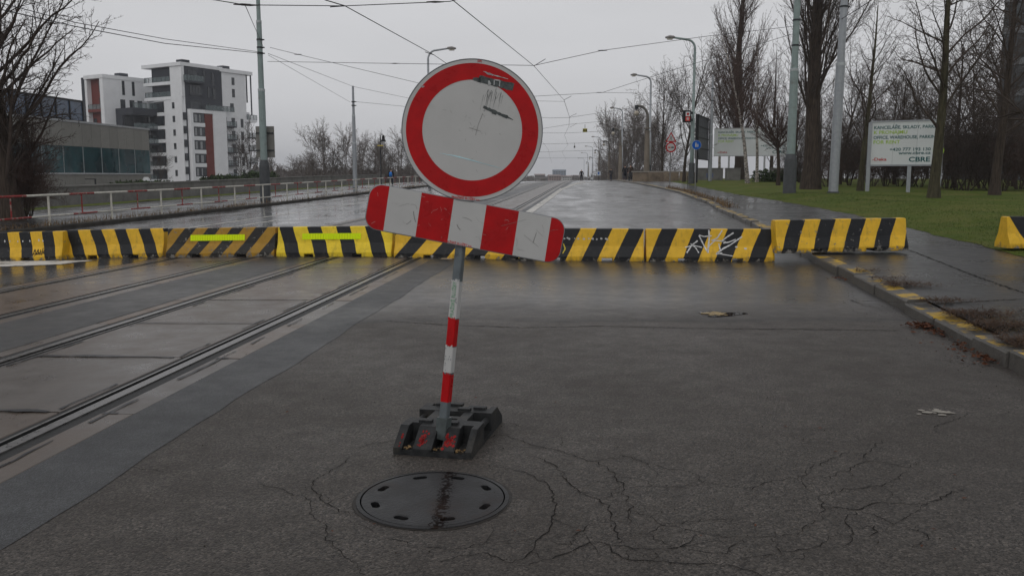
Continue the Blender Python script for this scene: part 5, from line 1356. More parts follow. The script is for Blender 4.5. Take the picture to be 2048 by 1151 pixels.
for x, s in ((-.04, 1.0), (.07, .7)):
    b.prism([(x - .035 * s, -.072, zc - .12), (x + .04 * s, -.072, zc - .12), (x + .05 * s, -.072, zc - .12 + .2 * s), (x - .045 * s, -.072, zc - .12 + .2 * s)], (0, -.003, 0)); b.tube([(x, -.071, zc - .12 + .24 * s), (x, -.075, zc - .12 + .24 * s)], .03 * s, 10)
b.build('symbol', WHITE, o)
# thin stake
p = on(1375, 52); b = MB(); b.tube([(0, 0, 0), (0, 0, .9)], .018, 6); st = b.build('stake', DARKM); st.location = p; tag(st, 'short thin stake in the weeds behind the kerb, left of the blue sign', 'stake')
# billboards
BILL = M('billboard_white', (.64, .67, .67), .5, 0, .06, .8, kind='World')
def billboard(pl, Yl, pr_, Yr, py0, py1, label, legs, legm):
    a, c = on(pl, Yl), on(pr_, Yr); d = Vector((c.x - a.x, c.y - a.y, 0)); Lw = d.length
    o = thing('billboard', label, 'billboard', (a.x, a.y, a.z), math.atan2(d.y, d.x)); z0, z1 = P3(pl, py1, Yl).z - a.z, P3(pl, py0, Yl).z - a.z
    b = MB(); b.b2((0, 0, z0), (Lw, .06, z1)); face = b.build('board', BILL, o)
    for q in ((0, Lw, z1, z1 + .07), (0, Lw, z0 - .08, z0)): b = MB(); b.b2((q[0], -.03, q[2]), (q[1], .08, q[3])); b.build('frame_rail', legm, o)
    for n_ in range(1, 3): b = MB(); b.b2((Lw * n_ / 3 - .006, -.004, z0), (Lw * n_ / 3 + .006, -.001, z1)); b.build('joint', M('joint_grey', (.36, .38, .38), .5) if 'joint_grey' not in bpy.data.materials else bpy.data.materials['joint_grey'], face)
    for (x, zt__) in legs: b = MB(); b.b2((x * Lw - .09, .0 if x not in (0, 1) else -.05, -.5), (x * Lw + .09, .12, z1 if zt__ else z0 - .08)); b.build('leg', legm, o)
    h = z1 - z0
    def t(s, x, z, size, m_, al='LEFT', bold=.004, sx=1.25): text(s, size * h, Matrix.Translation((x * Lw, -.006, z0 + z * h)) @ RXZ, m_, face, None, 'lettering', al, bold, sx)
    return o, t, Lw, h, z0, face
o, t, Lw, h, z0, face = billboard(1736, 44, 1879, 42.5, 245, 329, 'near white billboard with green lettering between the bare trees', ((0, 1), (.58, 0), (1.0, 1)), GALV)
def ad(t, face, Lw, h, z0):
    t('KANCELÁŘE, SKLADY, PARKING', .05, .87, .105, TEALT, sx=.98); t('K PRONÁJMU', .05, .755, .115, LIMET, sx=1.06); t('OFFICE, WAREHOUSE, PARKING', .05, .635, .105, TEALT, sx=.93); t('FOR RENT', .05, .525, .115, LIMET, sx=1.1)
    t('+420 777 193 130', .86, .35, .10, TEALT, 'RIGHT', sx=1.2); t('www.cbre.cz', .86, .265, .10, TEALT, 'RIGHT', sx=1.3); t('CBRE', .86, .11, .155, TEALT, 'RIGHT', .008, 1.25); t('Deka', .075, .12, .10, REDT, sx=1.3)
    b = MB(); b.tube([(Lw * .965, -.004, z0 + h * .31), (Lw * .965, -.009, z0 + h * .31)], h * .12, 24); b.build('green_dot', LIMET, face)
    b = MB(); b.prism([(Lw * .04, -.004, z0 + h * .1), (Lw * .065, -.004, z0 + h * .1), (Lw * .075, -.004, z0 + h * .13)], (0, -.004, 0)); b.build('red_swoosh', REDT, face)
ad(t, face, Lw, h, z0)
o, t, Lw, h, z0, face = billboard(1426, 84, 1592, 82, 258, 311, 'far white billboard behind the birches, with the same green lettering', ((.19, 0), (.62, 0)), M('leg_pale', (.42, .43, .44), .5))
ad(t, face, Lw, h, z0)
# grey low walls and cabinets under the far billboard
for px0, px1, Y, lab in ((1396, 1446, 84, 'grey concrete wall with blue graffiti under the left end of the far billboard'), (1454, 1481, 82, 'pale grey cabinet under the far billboard'), (1544, 1570, 80, 'grey cabinet at the right end of the far billboard')):
    a, c = on(px0, Y), on(px1, Y); zt_ = P3(px0, 337, Y).z
    o = thing('concrete_wall' if Y == 84 else 'cabinet', lab, 'wall' if Y == 84 else 'cabinet', a)
    b = MB(); b.b2((0, 0, -.3), (c.x - a.x, .8, zt_ - a.z)); b.build('body', WALLC, o); b = MB(); b.b2((-.05, -.05, zt_ - a.z), (c.x - a.x + .05, .85, zt_ - a.z + .06)); b.build('lid', WALLC, o)
    if Y == 84: b = MB(); b.b2((.8, -.006, .25), (1.5, -.002, .7)); b.build('graffiti', M('blue_spray', (.13, .16, .26), .7), o)
    else:
        b = MB(); b.b2((.1, -.012, .08), ((c.x - a.x) * .5 - .02, -.002, zt_ - a.z - .1)); b.build('door', WALLC, o); b = MB(); b.b2(((c.x - a.x) * .5 + .02, -.012, .08), ((c.x - a.x) - .1, -.002, zt_ - a.z - .1)); b.build('door', WALLC, o)
# bridge parapet: a short return on the lawn side, then along the bridge
a, c = on(1266, 90), on(1392, 88); zt_ = P3(1300, 342, 89).z
o = thing('parapet', 'brownish stone parapet at the bridge end, running behind the blue sign', 'parapet', (a.x, a.y, 0)); d = Vector((c.x - a.x, c.y - a.y, 0)); nn = int(d.length / 1.4)
for k in range(nn):
    p, q = a + d * (k / nn), a + d * ((k + 1) / nn); b = MB(); b.b2((p.x - a.x + .01, p.y - a.y, .2), (q.x - a.x - .01, p.y - a.y + .4, zt_ - .12)); b.build('block', SANDST, o)
b = MB(); b.b2((-.1, -.08, zt_ - .12), (d.x, .5, zt_)); b.build('coping', M('coping_pale', (.30, .28, .25), .8), o)
o2 = thing('parapet', 'stone bridge parapet running off towards the horizon behind the walkers', 'parapet', (a.x - .1, a.y, 0))
for k in range(40):
    s = 91 + k * 4; f = lambda s: Vector((*XY(s, la(s) - .4 - (0 if s > 95 else 0)), 0)); p, q = f(s), f(s + 3.9); zz = prof(s) + .12
    b = MB(); b.prism([p + Vector((0, 0, zz - .3)), q + Vector((0, 0, zz - .3)), q + Vector((0, 0, zz + 1.0)), p + Vector((0, 0, zz + 1.0))], (.4, 0, 0)); b.build('block', SANDST, o2, o2.location)
# far boxes standing past the crest
for px, Y, w, y0, y1, col, lab in ((1184, 118, 5.5, 346, 359, (.55, .56, .57), 'small white panel with a dark mark on the far side of the crest'), (1197.5, 122, 7.5, 342, 351, (.50, .54, .58), 'small pale square sign just right of the other panel beyond the crest')):
    p = on(px, Y); z0, z1 = P3(px, y1, Y).z, P3(px, y0, Y).z; ww = w / F * Y / 2; o = thing('small_sign', lab, 'sign', (p.x, Y, p.z))
    b = MB(); b.b2((-ww, -.03, z0 - p.z), (ww, .03, z1 - p.z)); b.build('panel', M('small_panel', col, .5), o); b = MB(); b.tube([(0, .05, -.2), (0, .05, z0 - p.z + .1)], .04, 6); b.build('post', DARKM, o)
    b = MB(); b.b2((-ww * .4, -.037, (z0 + z1) / 2 - p.z - .15), (ww * .3, -.031, (z0 + z1) / 2 - p.z + .2)); b.build('mark', BLACK if w < 6 else BLUE, o)
# houses at the end of the road, haze put into their colours
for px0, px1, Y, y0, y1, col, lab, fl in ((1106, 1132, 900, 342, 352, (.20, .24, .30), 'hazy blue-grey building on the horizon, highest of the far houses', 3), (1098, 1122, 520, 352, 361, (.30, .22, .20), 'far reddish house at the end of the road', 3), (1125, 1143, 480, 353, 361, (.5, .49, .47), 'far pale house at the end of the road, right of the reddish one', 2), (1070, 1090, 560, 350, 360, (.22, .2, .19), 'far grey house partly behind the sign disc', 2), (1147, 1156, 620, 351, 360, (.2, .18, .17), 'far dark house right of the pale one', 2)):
    a, c = P3(px0, y1, Y), P3(px1, y1, Y); zt_ = P3(px0, y0, Y).z; w = c.x - a.x; o = thing('distant_house', lab, 'house', (a.x, Y, a.z - 4))
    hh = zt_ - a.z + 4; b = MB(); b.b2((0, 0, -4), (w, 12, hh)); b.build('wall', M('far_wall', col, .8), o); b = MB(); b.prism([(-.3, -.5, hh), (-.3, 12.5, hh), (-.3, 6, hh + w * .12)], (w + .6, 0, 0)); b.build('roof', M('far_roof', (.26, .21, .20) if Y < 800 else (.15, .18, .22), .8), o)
    for j in range(5):
        for k in range(fl): b = MB(); b.b2((w * (j + .25) / 5, -.05, 4 + (hh - 4) * (k + .25) / fl), (w * (j + .7) / 5, .05, 4 + (hh - 4) * (k + .75) / fl)); b.build('window', GLASSD, o)
# ------------------------------------------------------------------ bare winter trees
def grow(rg, out, P, p, d, L, r, lv):
    n = P['n'][lv]; sg = L / n; pts = [p]; rad = [r]; x, y, z = d; ds = [d]; w = P['wob'][lv]; tr = P['trop'][lv]; tp = P['taper'][lv]
    px, py, pz = p
    for i in range(n):
        x += rg.gauss(0, w); y += rg.gauss(0, w); z += rg.gauss(0, w) + tr
        q = 1 / math.sqrt(x * x + y * y + z * z); x *= q; y *= q; z *= q
        px += x * sg; py += y * sg; pz += z * sg
        pts.append((px, py, pz)); rad.append(r * (1 - (i + 1) / n * (1 - tp))); ds.append((x, y, z))
    out[lv].append((pts, rad))
    if lv + 1 >= len(P['n']): return
    m = P['kids'][lv]; m = m * L / P['ref'][lv] if lv else m; m = int(m + rg.random()); az = rg.uniform(0, 6.28); s0 = P['start'][lv]
    for k in range(m):
        f = s0 + (1 - s0) * ((k + rg.random()) / m); fi = f * n; i = min(n - 1, int(fi)); u = fi - i
        a, b = pts[i], pts[i + 1]; q = (a[0] + (b[0] - a[0]) * u, a[1] + (b[1] - a[1]) * u, a[2] + (b[2] - a[2]) * u)
        rr = rad[i] + (rad[i + 1] - rad[i]) * u
        az += 2.4 + rg.gauss(0, .5); an = P['ang'][lv] + rg.gauss(0, P['angj'])
        tx, ty, tz = ds[i + 1]
        # perpendicular pair
        if abs(tz) < .9: ux, uy, uz = ty, -tx, 0
        else: ux, uy, uz = 0, tz, -ty
        q2 = 1 / math.sqrt(ux * ux + uy * uy + uz * uz + 1e-9); ux *= q2; uy *= q2; uz *= q2
        vx, vy, vz = ty * uz - tz * uy, tz * ux - tx * uz, tx * uy - ty * ux
        ca, sa = math.cos(az), math.sin(az); c, s = math.cos(an), math.sin(an)
        nd = (tx * c + (ux * ca + vx * sa) * s, ty * c + (uy * ca + vy * sa) * s, tz * c + (uz * ca + vz * sa) * s)
        shp = P['shape'](f) if lv == 0 else (1 - .55 * f)
        L2 = L * P['ratio'][lv] * shp * rg.uniform(.7, 1.2)
        grow(rg, out, P, q, nd, L2, max(P['rmin'], min(rr * .8, rr * P['rr'][lv])), lv + 1)
def tubes(lists, sides):
    V, Q, off = [], [], 0
    byn = {}
    for pts, rad in lists: byn.setdefault(len(pts), []).append((pts, rad))
    for k, it in byn.items():
        Pn = np.array([i[0] for i in it], dtype=np.float32); Rn = np.array([i[1] for i in it], dtype=np.float32); Nn = len(it)
        T = np.empty_like(Pn); T[:, 1:-1] = Pn[:, 2:] - Pn[:, :-2]; T[:, 0] = Pn[:, 1] - Pn[:, 0]; T[:, -1] = Pn[:, -1] - Pn[:, -2]
        T /= np.linalg.norm(T, axis=2, keepdims=True) + 1e-9
        mean = Pn[:, -1] - Pn[:, 0]; ref = np.tile(np.array([1, .13, .07], np.float32), (Nn, 1)); 
        al = np.abs(mean[:, 0]) > .7 * np.linalg.norm(mean, axis=1); ref[al] = (.1, .2, 1)
        A = np.cross(T, ref[:, None, :]); A /= np.linalg.norm(A, axis=2, keepdims=True) + 1e-9; B_ = np.cross(T, A)
        an = np.arange(sides) / sides * 2 * np.pi
        ringv = Pn[:, :, None, :] + (A[:, :, None, :] * np.cos(an)[None, None, :, None] + B_[:, :, None, :] * np.sin(an)[None, None, :, None]) * Rn[:, :, None, None]
        V.append(ringv.reshape(-1, 3))
        base = (np.arange(Nn)[:, None, None] * k + np.arange(k - 1)[None, :, None]) * sides; j = np.arange(sides)[None, None, :]; j2 = (j + 1) % sides
        q = np.stack([base + j, base + j2, base + sides + j2, base + sides + j], axis=-1).reshape(-1, 4) + off
        Q.append(q); off += Nn * k * sides
    return np.concatenate(V), np.concatenate(Q)
def npmesh(name, parts, mat, smooth=True):
    V, Q, off = [], [], 0
    for v, q in parts: V.append(v); Q.append(q + off); off += len(v)
    V = np.concatenate(V); Q = np.concatenate(Q).astype(np.int32)
    me = bpy.data.meshes.new(name); me.vertices.add(len(V)); me.vertices.foreach_set('co', V.astype(np.float32).ravel())
    me.loops.add(len(Q) * 4); me.loops.foreach_set('vertex_index', Q.ravel()); me.polygons.add(len(Q))
    me.polygons.foreach_set('loop_start', np.arange(len(Q), dtype=np.int32) * 4)
    me.update(calc_edges=True)
    if smooth: me.polygons.foreach_set('use_smooth', np.ones(len(Q), dtype=bool))
    me.materials.append(mat); return me
TRIS = 0
def tree_meshes(seed, P, Hh, r, bark, twig, split=1, stems=1, spread=0., lean=(0, 0)):
    global TRIS
    rg = random.Random(seed); out = [[] for _ in P['n']]
    for k in range(stems):
        a = k / stems * 6.28 + rg.uniform(0, 1); sp = spread if stems > 1 else 0
        d = Vector((math.cos(a) * sp + lean[0], math.sin(a) * sp + lean[1], 1)).normalized()
        grow(rg, out, P, (math.cos(a) * r * .8 * (stems > 1), math.sin(a) * r * .8 * (stems > 1), -.15), tuple(d), Hh * rg.uniform(.85, 1) if stems > 1 else Hh, r / (1 if stems == 1 else stems ** .4), 0)
    for pts, rad in out[0]: rad[0] *= 1.35; 
    tv = tubes(out[0], 12); tm = npmesh('trunk', [tv], bark)
    crown = [tubes(l, 6 if i == 0 else 4 if i == 1 else 3) for i, l in enumerate(out[1:]) if l]
    cm = npmesh('crown', crown, twig)
    TRIS += 2 * (len(tm.polygons) + len(cm.polygons))
    return tm, cm
def put_tree(meshes, loc, rz, label, name='tree', scale=1., group=None, cat='tree'):
    o = thing(name, label, cat, loc, rz, group); o.scale = scale if isinstance(scale, tuple) else (scale,) * 3
    for nm, me in zip(('trunk', 'crown'), meshes): c = bpy.data.objects.new(nm, me); COL.objects.link(c); c.parent = o
    return o
oval = lambda f: .45 + .75 * math.sin(math.pi * min(1, .12 + f * .86))
cone = lambda f: 1.15 - .85 * f
# spreading street tree: few strong limbs, arching fine twigs
P_SPREAD = dict(n=(12, 8, 6, 5, 4), kids=(24, 11, 8, 5), ref=(1, 4.0, 1.8, .85), wob=(.02, .14, .18, .22, .22), trop=(.02, .055, .01, -.01, -.04), taper=(.15, .2, .25, .3, .5), start=(.25, .15, .12, .1), ang=(.78, .7, .8, .85), angj=.24, ratio=(.46, .48, .46, .5), rr=(.34, .45, .5, .55), rmin=.0065, shape=cone)
P_POPLAR = dict(n=(14, 10, 7, 5, 3), kids=(64, 14, 9, 4), ref=(1, 5.5, 2.2, 1.0), wob=(.02, .045, .08, .12, .15), trop=(.02, .10, .07, .05, .03), taper=(.12, .2, .25, .3, .5), start=(.10, .08, .1, .1), ang=(.55, .38, .42, .5), angj=.12, ratio=(.38, .40, .42, .45), rr=(.19, .36, .5, .55), rmin=.008, shape=lambda f: 1.15 - .75 * f)
P_BIRCH = dict(n=(12, 8, 7, 6), kids=(44, 12, 8), ref=(1, 3.2, 1.6), wob=(.035, .08, .08, .07), trop=(.0, .0, -.10, -.22), taper=(.15, .2, .3, .5), start=(.35, .2, .15), ang=(.6, .7, .7), angj=.2, ratio=(.38, .42, .6), rr=(.4, .5, .5), rmin=.007, shape=cone)
P_BALL = dict(n=(4, 6, 5, 4), kids=(26, 9, 6), ref=(1, 2, 1), wob=(.04, .08, .12, .16), trop=(0, .04, .02, 0), taper=(.7, .25, .3, .5), start=(.72, .12, .1), ang=(.72, .5, .55), angj=.3, ratio=(.95, .42, .45), rr=(.42, .55, .55), rmin=.007, shape=lambda f: 1.0)
P_MID = dict(n=(9, 7, 5, 4), kids=(22, 11, 8), ref=(1, 4, 1.8), wob=(.05, .12, .16, .2), trop=(.02, .06, .04, .02), taper=(.2, .2, .25, .5), start=(.18, .15, .12), ang=(.75, .65, .7), angj=.22, ratio=(.5, .48, .46), rr=(.4, .48, .55), rmin=.012, shape=oval)
P_SHRUB = dict(n=(5, 5, 5, 3), kids=(9, 8, 6), ref=(1, 1.6, .8), wob=(.1, .14, .18, .2), trop=(.02, .03, 0, 0), taper=(.3, .3, .3, .5), start=(.12, .1, .1), ang=(.7, .7, .8), angj=.3, ratio=(.6, .5, .5), rr=(.55, .6, .6), rmin=.007, shape=lambda f: 1 - .4 * f)

# the big tree at the left edge: upright stems, a thicket of suckers round the foot
pl_ = hit(24, 442); P = dict(P_POPLAR, kids=(80, 15, 9, 5), ref=(1, 4.6, 2, .95), start=(.06, .1, .1, .1), ang=(.75, .6, .65, .7), wob=(.02, .10, .15, .19, .2), trop=(.01, .05, .02, .0, -.03), ratio=(.32, .42, .44, .46), rr=(.25, .42, .5, .55), rmin=.0085, shape=lambda f: 1.1 - .55 * f)
put_tree(tree_meshes(11, P, 14.5, .33, BARK, TWIG), pl_, .4, 'tall bare dark tree with upright stems at the left edge, behind the railing')
P = dict(P_SHRUB, kids=(13, 10, 7), trop=(.05, .05, .03, .0))
sk = tree_meshes(12, P, 4.2, .07, BARK, TWIGR, stems=9, spread=.30)
put_tree(sk, pl_ + Vector((.1, .5, 0)), 0, 'thicket of brown shoots around the foot of the left tree', 'bush', (.62, .62, .8), None, 'bush')
put_tree(sk, hit(62, 432), 2.0, 'twiggy brown bush just right of the tall left tree', 'bush', (.45, .45, .5), None, 'bush')
# poplars
pp = tree_meshes(21, dict(P_POPLAR, start=(.16, .08, .1, .1)), 22, .48, BARK, TWIG)
p1 = on(1622, 50); put_tree(pp, p1, 0, 'massive dark poplar with ribbed trunk between the two big tram poles', 'poplar_tree')
p2 = on(1478, 88); put_tree(tree_meshes(22, dict(P_POPLAR, kids=(80, 13, 8, 3), start=(.05, .08, .1, .1), ratio=(.30, .40, .42, .45), rmin=.012), 25, .50, BARK, TWIGR), p2, 1.0, 'tall red-brown columnar poplar behind the birches and far billboard', 'poplar_tree')
pb3 = tree_meshes(24, dict(P_POPLAR, kids=(40, 10, 7, 3), rmin=.012), 15, .24, BARK, TWIGR)
put_tree(pb3, on(1542, 92), 2, 'dark red-brown upright tree behind the round-headed sapling', 'poplar_tree', .9)
# birches
bt = tree_meshes(31, P_BIRCH, 12, .16, BIRCH, TWIGR, lean=(-.12, 0)); put_tree(bt, on(1496, 66), 0, 'white-trunked birch, left one of the pair before the far billboard', 'birch_tree')
bt2 = tree_meshes(32, P_BIRCH, 11.5, .14, BIRCH, TWIGR, lean=(.05, 0)); put_tree(bt2, on(1514, 71), 1, 'white-trunked birch, right one of the pair before the far billboard', 'birch_tree')
bt3 = put_tree(bt2, on(1440, 92), 2.5, 'drooping birch behind the thin grey tram pole', 'birch_tree', 1.15)
# round-headed sapling
put_tree(tree_meshes(41, P_BALL, 3.4, .13, BARK, TWIGR), on(1557, 60), 0, 'small round-headed bare tree left of the green-grey pole', 'globe_tree')
# street trees on the lawn
put_tree(tree_meshes(51, P_SPREAD, 11, .22, BARKG, TWIG), on(1870, 34.5), 1.3, 'mossy-trunked bare tree covering the right end of the near billboard')
put_tree(tree_meshes(52, dict(P_SPREAD, ang=(.6, .6, .7, .8), trop=(.02, .05, .03, 0, -.02)), 10, .17, BARKG, TWIG), on(1722, 46.5), .2, 'bare tree with rising limbs just left of the near billboard')
tr3 = tree_meshes(53, dict(P_SPREAD, trop=(.02, .0, -.02, -.03, -.05)), 11, .22, BARK, TWIG); put_tree(tr3, on(1992, 38), 2.1, 'bare tree with a few clinging leaves before the dark tower')
put_tree(tr3, on(2085, 33), 4.4, 'bare tree outside the right edge whose branches reach into view', 'tree', 1.05)
mid = [tree_meshes(60 + i, P_MID, 9, .15, BARK, TWIG) for i in range(2)]
for i, (px, Y, sc, rz, lab) in enumerate(((1910, 52, .95, 0, 'dark bare tree behind the near billboard, left of the clinging-leaved tree'), (1790, 60, .8, 1, 'bare tree behind the middle of the near billboard'), (1680, 62, .85, 2.2, 'bare tree behind the stout grey pole'), (1585, 72, .8, 3, 'bare tree behind the green-grey pole'), (2030, 56, 1.05, 4, 'dark bare tree in front of the tower foot'), (1955, 66, 1.0, 5, 'bare tree before the pale glass hall'))):
    put_tree(mid[i % 2], on(px, Y), rz, lab, 'tree', sc)
shr = tree_meshes(70, P_SHRUB, 3.2, .05, BARK, TWIGR, stems=8, spread=.35)
k = 0
shr2 = tree_meshes(71, dict(P_SHRUB, kids=(11, 9, 7)), 4.4, .06, BARK, TWIG, stems=7, spread=.25)
for px, Y, sc in ((1655, 56, .9), (1700, 58, 1), (1745, 55, 1), (1772, 57, 1), (1800, 57, .95), (1822, 55, 1), (1842, 54, 1), (1897, 50, 1.1), (1915, 48, 1.1), (1935, 47, 1.1), (1965, 50, 1.1), (1985, 47, 1.1), (2008, 46, 1.1), (2040, 50, 1.2), (2060, 46, 1.1), (1880, 58, 1.2), (1950, 58, 1.3), (2020, 60, 1.3), (1830, 64, 1.3), (1785, 66, 1.3), (1735, 66, 1.2), (1690, 72, 1.3), (1655, 78, 1.2), (1600, 70, 1.0), (1580, 80, 1.1), (1640, 92, 1.1), (1600, 98, 1.1), (1710, 90, 1.1), (1770, 88, 1.1)):
    o = put_tree((shr, shr2)[k % 2], on(px, Y) - Vector((0, 0, .1)), k * 1.7, 'brown leafless shrub in the thicket along the back of the lawn', 'shrub', (sc, sc, sc * (.8 + .07 * (k % 4))), 'shrubs along the back of the lawn', 'shrub'); k += 1
for k, (px, Y, sc, lab) in enumerate(((1640, 105, 1.2, 'far bare tree seen between the dark poplar and the stout grey pole'), (1770, 105, 1.2, 'far bare tree over the left part of the near billboard'), (1855, 100, 1.3, 'far bare tree over the right end of the near billboard'))):
    put_tree(mid[k % 2], on(px, Y) - Vector((0, 0, .6)), k * 2.3, lab, 'tree', sc)
# tree by the signal box, trees on the far bank
put_tree(mid[0], on(1368, 82), 1.5, 'bare tree behind the red and white signal box', 'tree', (1.05, 1.05, 1.25)); put_tree(mid[1], on(1325, 105), .5, 'pale bare tree between the stone column and the warning sign', 'tree', (1.1, 1.1, 1.25))
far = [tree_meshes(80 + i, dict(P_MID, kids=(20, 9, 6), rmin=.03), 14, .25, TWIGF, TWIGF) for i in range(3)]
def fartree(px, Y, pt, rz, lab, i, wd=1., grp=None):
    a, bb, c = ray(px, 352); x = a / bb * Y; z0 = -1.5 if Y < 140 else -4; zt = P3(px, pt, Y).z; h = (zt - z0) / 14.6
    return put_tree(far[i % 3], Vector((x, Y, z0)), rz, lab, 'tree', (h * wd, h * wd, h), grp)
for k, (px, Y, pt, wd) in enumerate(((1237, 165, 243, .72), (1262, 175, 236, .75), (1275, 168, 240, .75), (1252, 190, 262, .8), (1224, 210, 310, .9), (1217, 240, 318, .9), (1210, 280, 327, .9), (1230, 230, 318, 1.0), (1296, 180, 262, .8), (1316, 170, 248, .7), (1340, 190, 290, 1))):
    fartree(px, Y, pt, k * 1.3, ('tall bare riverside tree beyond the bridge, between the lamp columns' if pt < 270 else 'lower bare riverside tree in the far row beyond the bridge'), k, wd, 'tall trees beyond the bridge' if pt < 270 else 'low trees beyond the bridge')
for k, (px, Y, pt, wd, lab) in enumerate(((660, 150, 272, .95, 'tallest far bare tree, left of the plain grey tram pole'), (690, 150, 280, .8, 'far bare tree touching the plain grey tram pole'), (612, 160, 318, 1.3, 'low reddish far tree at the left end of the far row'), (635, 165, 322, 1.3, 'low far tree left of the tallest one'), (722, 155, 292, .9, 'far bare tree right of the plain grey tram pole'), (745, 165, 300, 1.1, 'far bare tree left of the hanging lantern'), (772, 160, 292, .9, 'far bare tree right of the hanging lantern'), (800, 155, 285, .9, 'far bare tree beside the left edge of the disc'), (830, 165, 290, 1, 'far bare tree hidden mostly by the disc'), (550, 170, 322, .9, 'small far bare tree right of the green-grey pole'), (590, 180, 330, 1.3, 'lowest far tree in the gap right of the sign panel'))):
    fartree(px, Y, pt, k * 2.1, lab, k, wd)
sm = tree_meshes(90, dict(P_MID, rmin=.018), 7, .1, BARK, TWIG)
put_tree(sm, at(498, 150, -1.0), 0, 'thin bare tree in front of the white flats, by their right corner', 'tree', (1.1, 1.1, 1.35)); put_tree(sm, at(483, 150, -1.0), 2, 'thin bare tree in front of the white flats, under the balconies', 'tree', (.9, .9, 1.1)); put_tree(sm, at(318, 140, -1.0), 1, 'thin bare tree between the office corner and the white flats', 'tree', (.7, .7, .8))
# far wooded line to the horizon
wv = []
rgw = random.Random(5); out = [[], []]
for i in range(900):
    Y = rgw.uniform(380, 900); x = rgw.uniform(-.35, .16) * Y
    if -.02 < x / Y < .10 and Y < 640 and (Y < 450 or rgw.random() < .7): continue
    h = rgw.uniform(8, 13) * (.65 if -.02 < x / Y < .12 else 1); z = -6
    for k in range(14):
        a = rgw.uniform(0, 6.28); r = rgw.uniform(.5, 4); out[1].append(([(x, Y, z), (x + r * .4 * math.cos(a), Y + r * .4 * math.sin(a), z + h * .5), (x + r * math.cos(a), Y + r * math.sin(a), z + h * rgw.uniform(.7, 1))], [.5, .45, .3]))
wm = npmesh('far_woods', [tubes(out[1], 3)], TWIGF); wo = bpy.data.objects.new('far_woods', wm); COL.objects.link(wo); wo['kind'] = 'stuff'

# ------------------------------------------------------------------ hedges
def leafmass(name, blobs, n, size, mat, label, cat, rg=random.Random(9)):
    c0 = Vector(blobs[0][0]); b = MB()
    for _ in range(n):
        c, rad = rg.choice(blobs); a = rg.uniform(0, 6.28); u = rg.uniform(-1, 1); q = math.sqrt(1 - u * u); k = rg.uniform(.55, 1.05)
        p = Vector(c) + Vector((rad[0] * q * math.cos(a), rad[1] * q * math.sin(a), rad[2] * u)) * k
        e1 = Vector((rg.gauss(0, 1), rg.gauss(0, 1), rg.gauss(0, 1))).normalized() * size * rg.uniform(.6, 1.3); e2 = e1.cross(Vector((rg.gauss(0, 1), rg.gauss(0, 1), 1))).normalized() * size * .5
        b.add([p - e1, p - e2, p + e1, p + e2], [(0, 1, 2, 3)])
    o = thing(name, label, cat, c0); b.build('foliage', mat, o, c0)
    b = MB()
    for c, rad in blobs: b.tube([(c[0], c[1], c[2] - rad[2] * 1.4), (c[0], c[1], c[2] + rad[2] * .4)], [rad[2] * .12, .02], 5)
    b.build('stem', BARK, o, c0)
def hb(px0, px1, Y, zc, rz, n): return [(tuple(at(px0 + (px1 - px0) * k / (n - 1), Y + rng.uniform(-.5, .5), zc + rng.uniform(-.1, .1))), (1.3, 1.1, rz)) for k in range(n)]
leafmass('hedge', hb(236, 330, 66, .35, .55, 12), 3200, .16, HEDGE, 'dark green clipped hedge in front of the office, beside the mushroom lamp', 'hedge')
leafmass('hedge', hb(120, 215, 56, -.15, .35, 12), 1800, .14, HEDGE, 'low green planting behind the lower wall at left', 'hedge')
leafmass('hedge', hb(500, 540, 105, 1.0, .9, 6), 1500, .22, HEDGE, 'dark green bush behind the wall, left of the green-grey pole', 'bush')
leafmass('hedge', hb(420, 470, 100, .9, .5, 6), 1200, .2, HEDGE, 'low green hedge on the wall in front of the red stripe', 'hedge')
leafmass('hedge', hb(1530, 1600, 74, 1.1, .7, 5), 1600, .16, HEDGE, 'dark evergreen bush behind the foot of the green-grey pole', 'bush')

# ------------------------------------------------------------------ overhead wires
WIRE = M('wire_dark', (.035, .035, .038), .6)
INS = M('insulator', (.05, .045, .045), .5)
def wire(label, pts, r=.011, group=None, name='overhead_wire', ins=(), sag=0.):
    P_ = [Vector(p) if isinstance(p, Vector) else P3(*p) for p in pts]; out = []
    for a, c in zip(P_, P_[1:]):
        for k in range(8): u = k / 8; q = a.lerp(c, u); q.z -= sag * 4 * u * (1 - u); out.append(q)
    out.append(P_[-1]); o = thing(name, label, 'wire', P_[0], 0, group)
    b = MB(); b.tube(out, r, 4); b.build('wire', WIRE, o, P_[0])
    for px, py, Y in ins:
        b = MB(); p = P3(px, py, Y); b.tube([p + Vector((-.2, 0, 0)), p, p + Vector((.2, 0, 0))], [.012, .026, .012], 6); b.build('insulator', INS, o, P_[0])
    return o
# contact wires over the two tracks
wire('right contact wire over the near tram track, zigzagging to the horizon', [(770, -130, 14), (905, 0, 20.3), (1068, 132, 36), (1128, 200, 53), (1139, 234, 70), (1138, 252, 86), (1129, 270, 103), (1136, 290, 130), (1124, 304, 170), (1132, 318, 240), (1124, 328, 330)], .013)
wire('left contact wire over the far tram track, vanishing behind the disc', [(470, -105, 14.5), (650, 0, 20.3), (690, 12, 22), (868, 110, 33), (985, 190, 50), (1040, 240, 70), (1087, 286, 105), (1097, 300, 130), (1100, 314, 180), (1104, 326, 260)], .013)
L533 = lambda z: Vector((p533.x, p533.y - .1, p533.z + z))
w1 = 'span wires carrying the tram contact wires'
wire('nearest span wire across the top of the picture', [(380, -8, 20.5), (490, 10, 20.5), (690, 12, 21.5), (900, 3, 20.5), (1060, -40, 20)], .010, None, ins=((484, 9, 20.5), (500, 10.5, 20.5), (870, 4, 20.5)))
wire('stay wire from the nearest span down to the green-grey pole', [(490, 10, 20.5), P3(527, 95, p533.y)], .009)
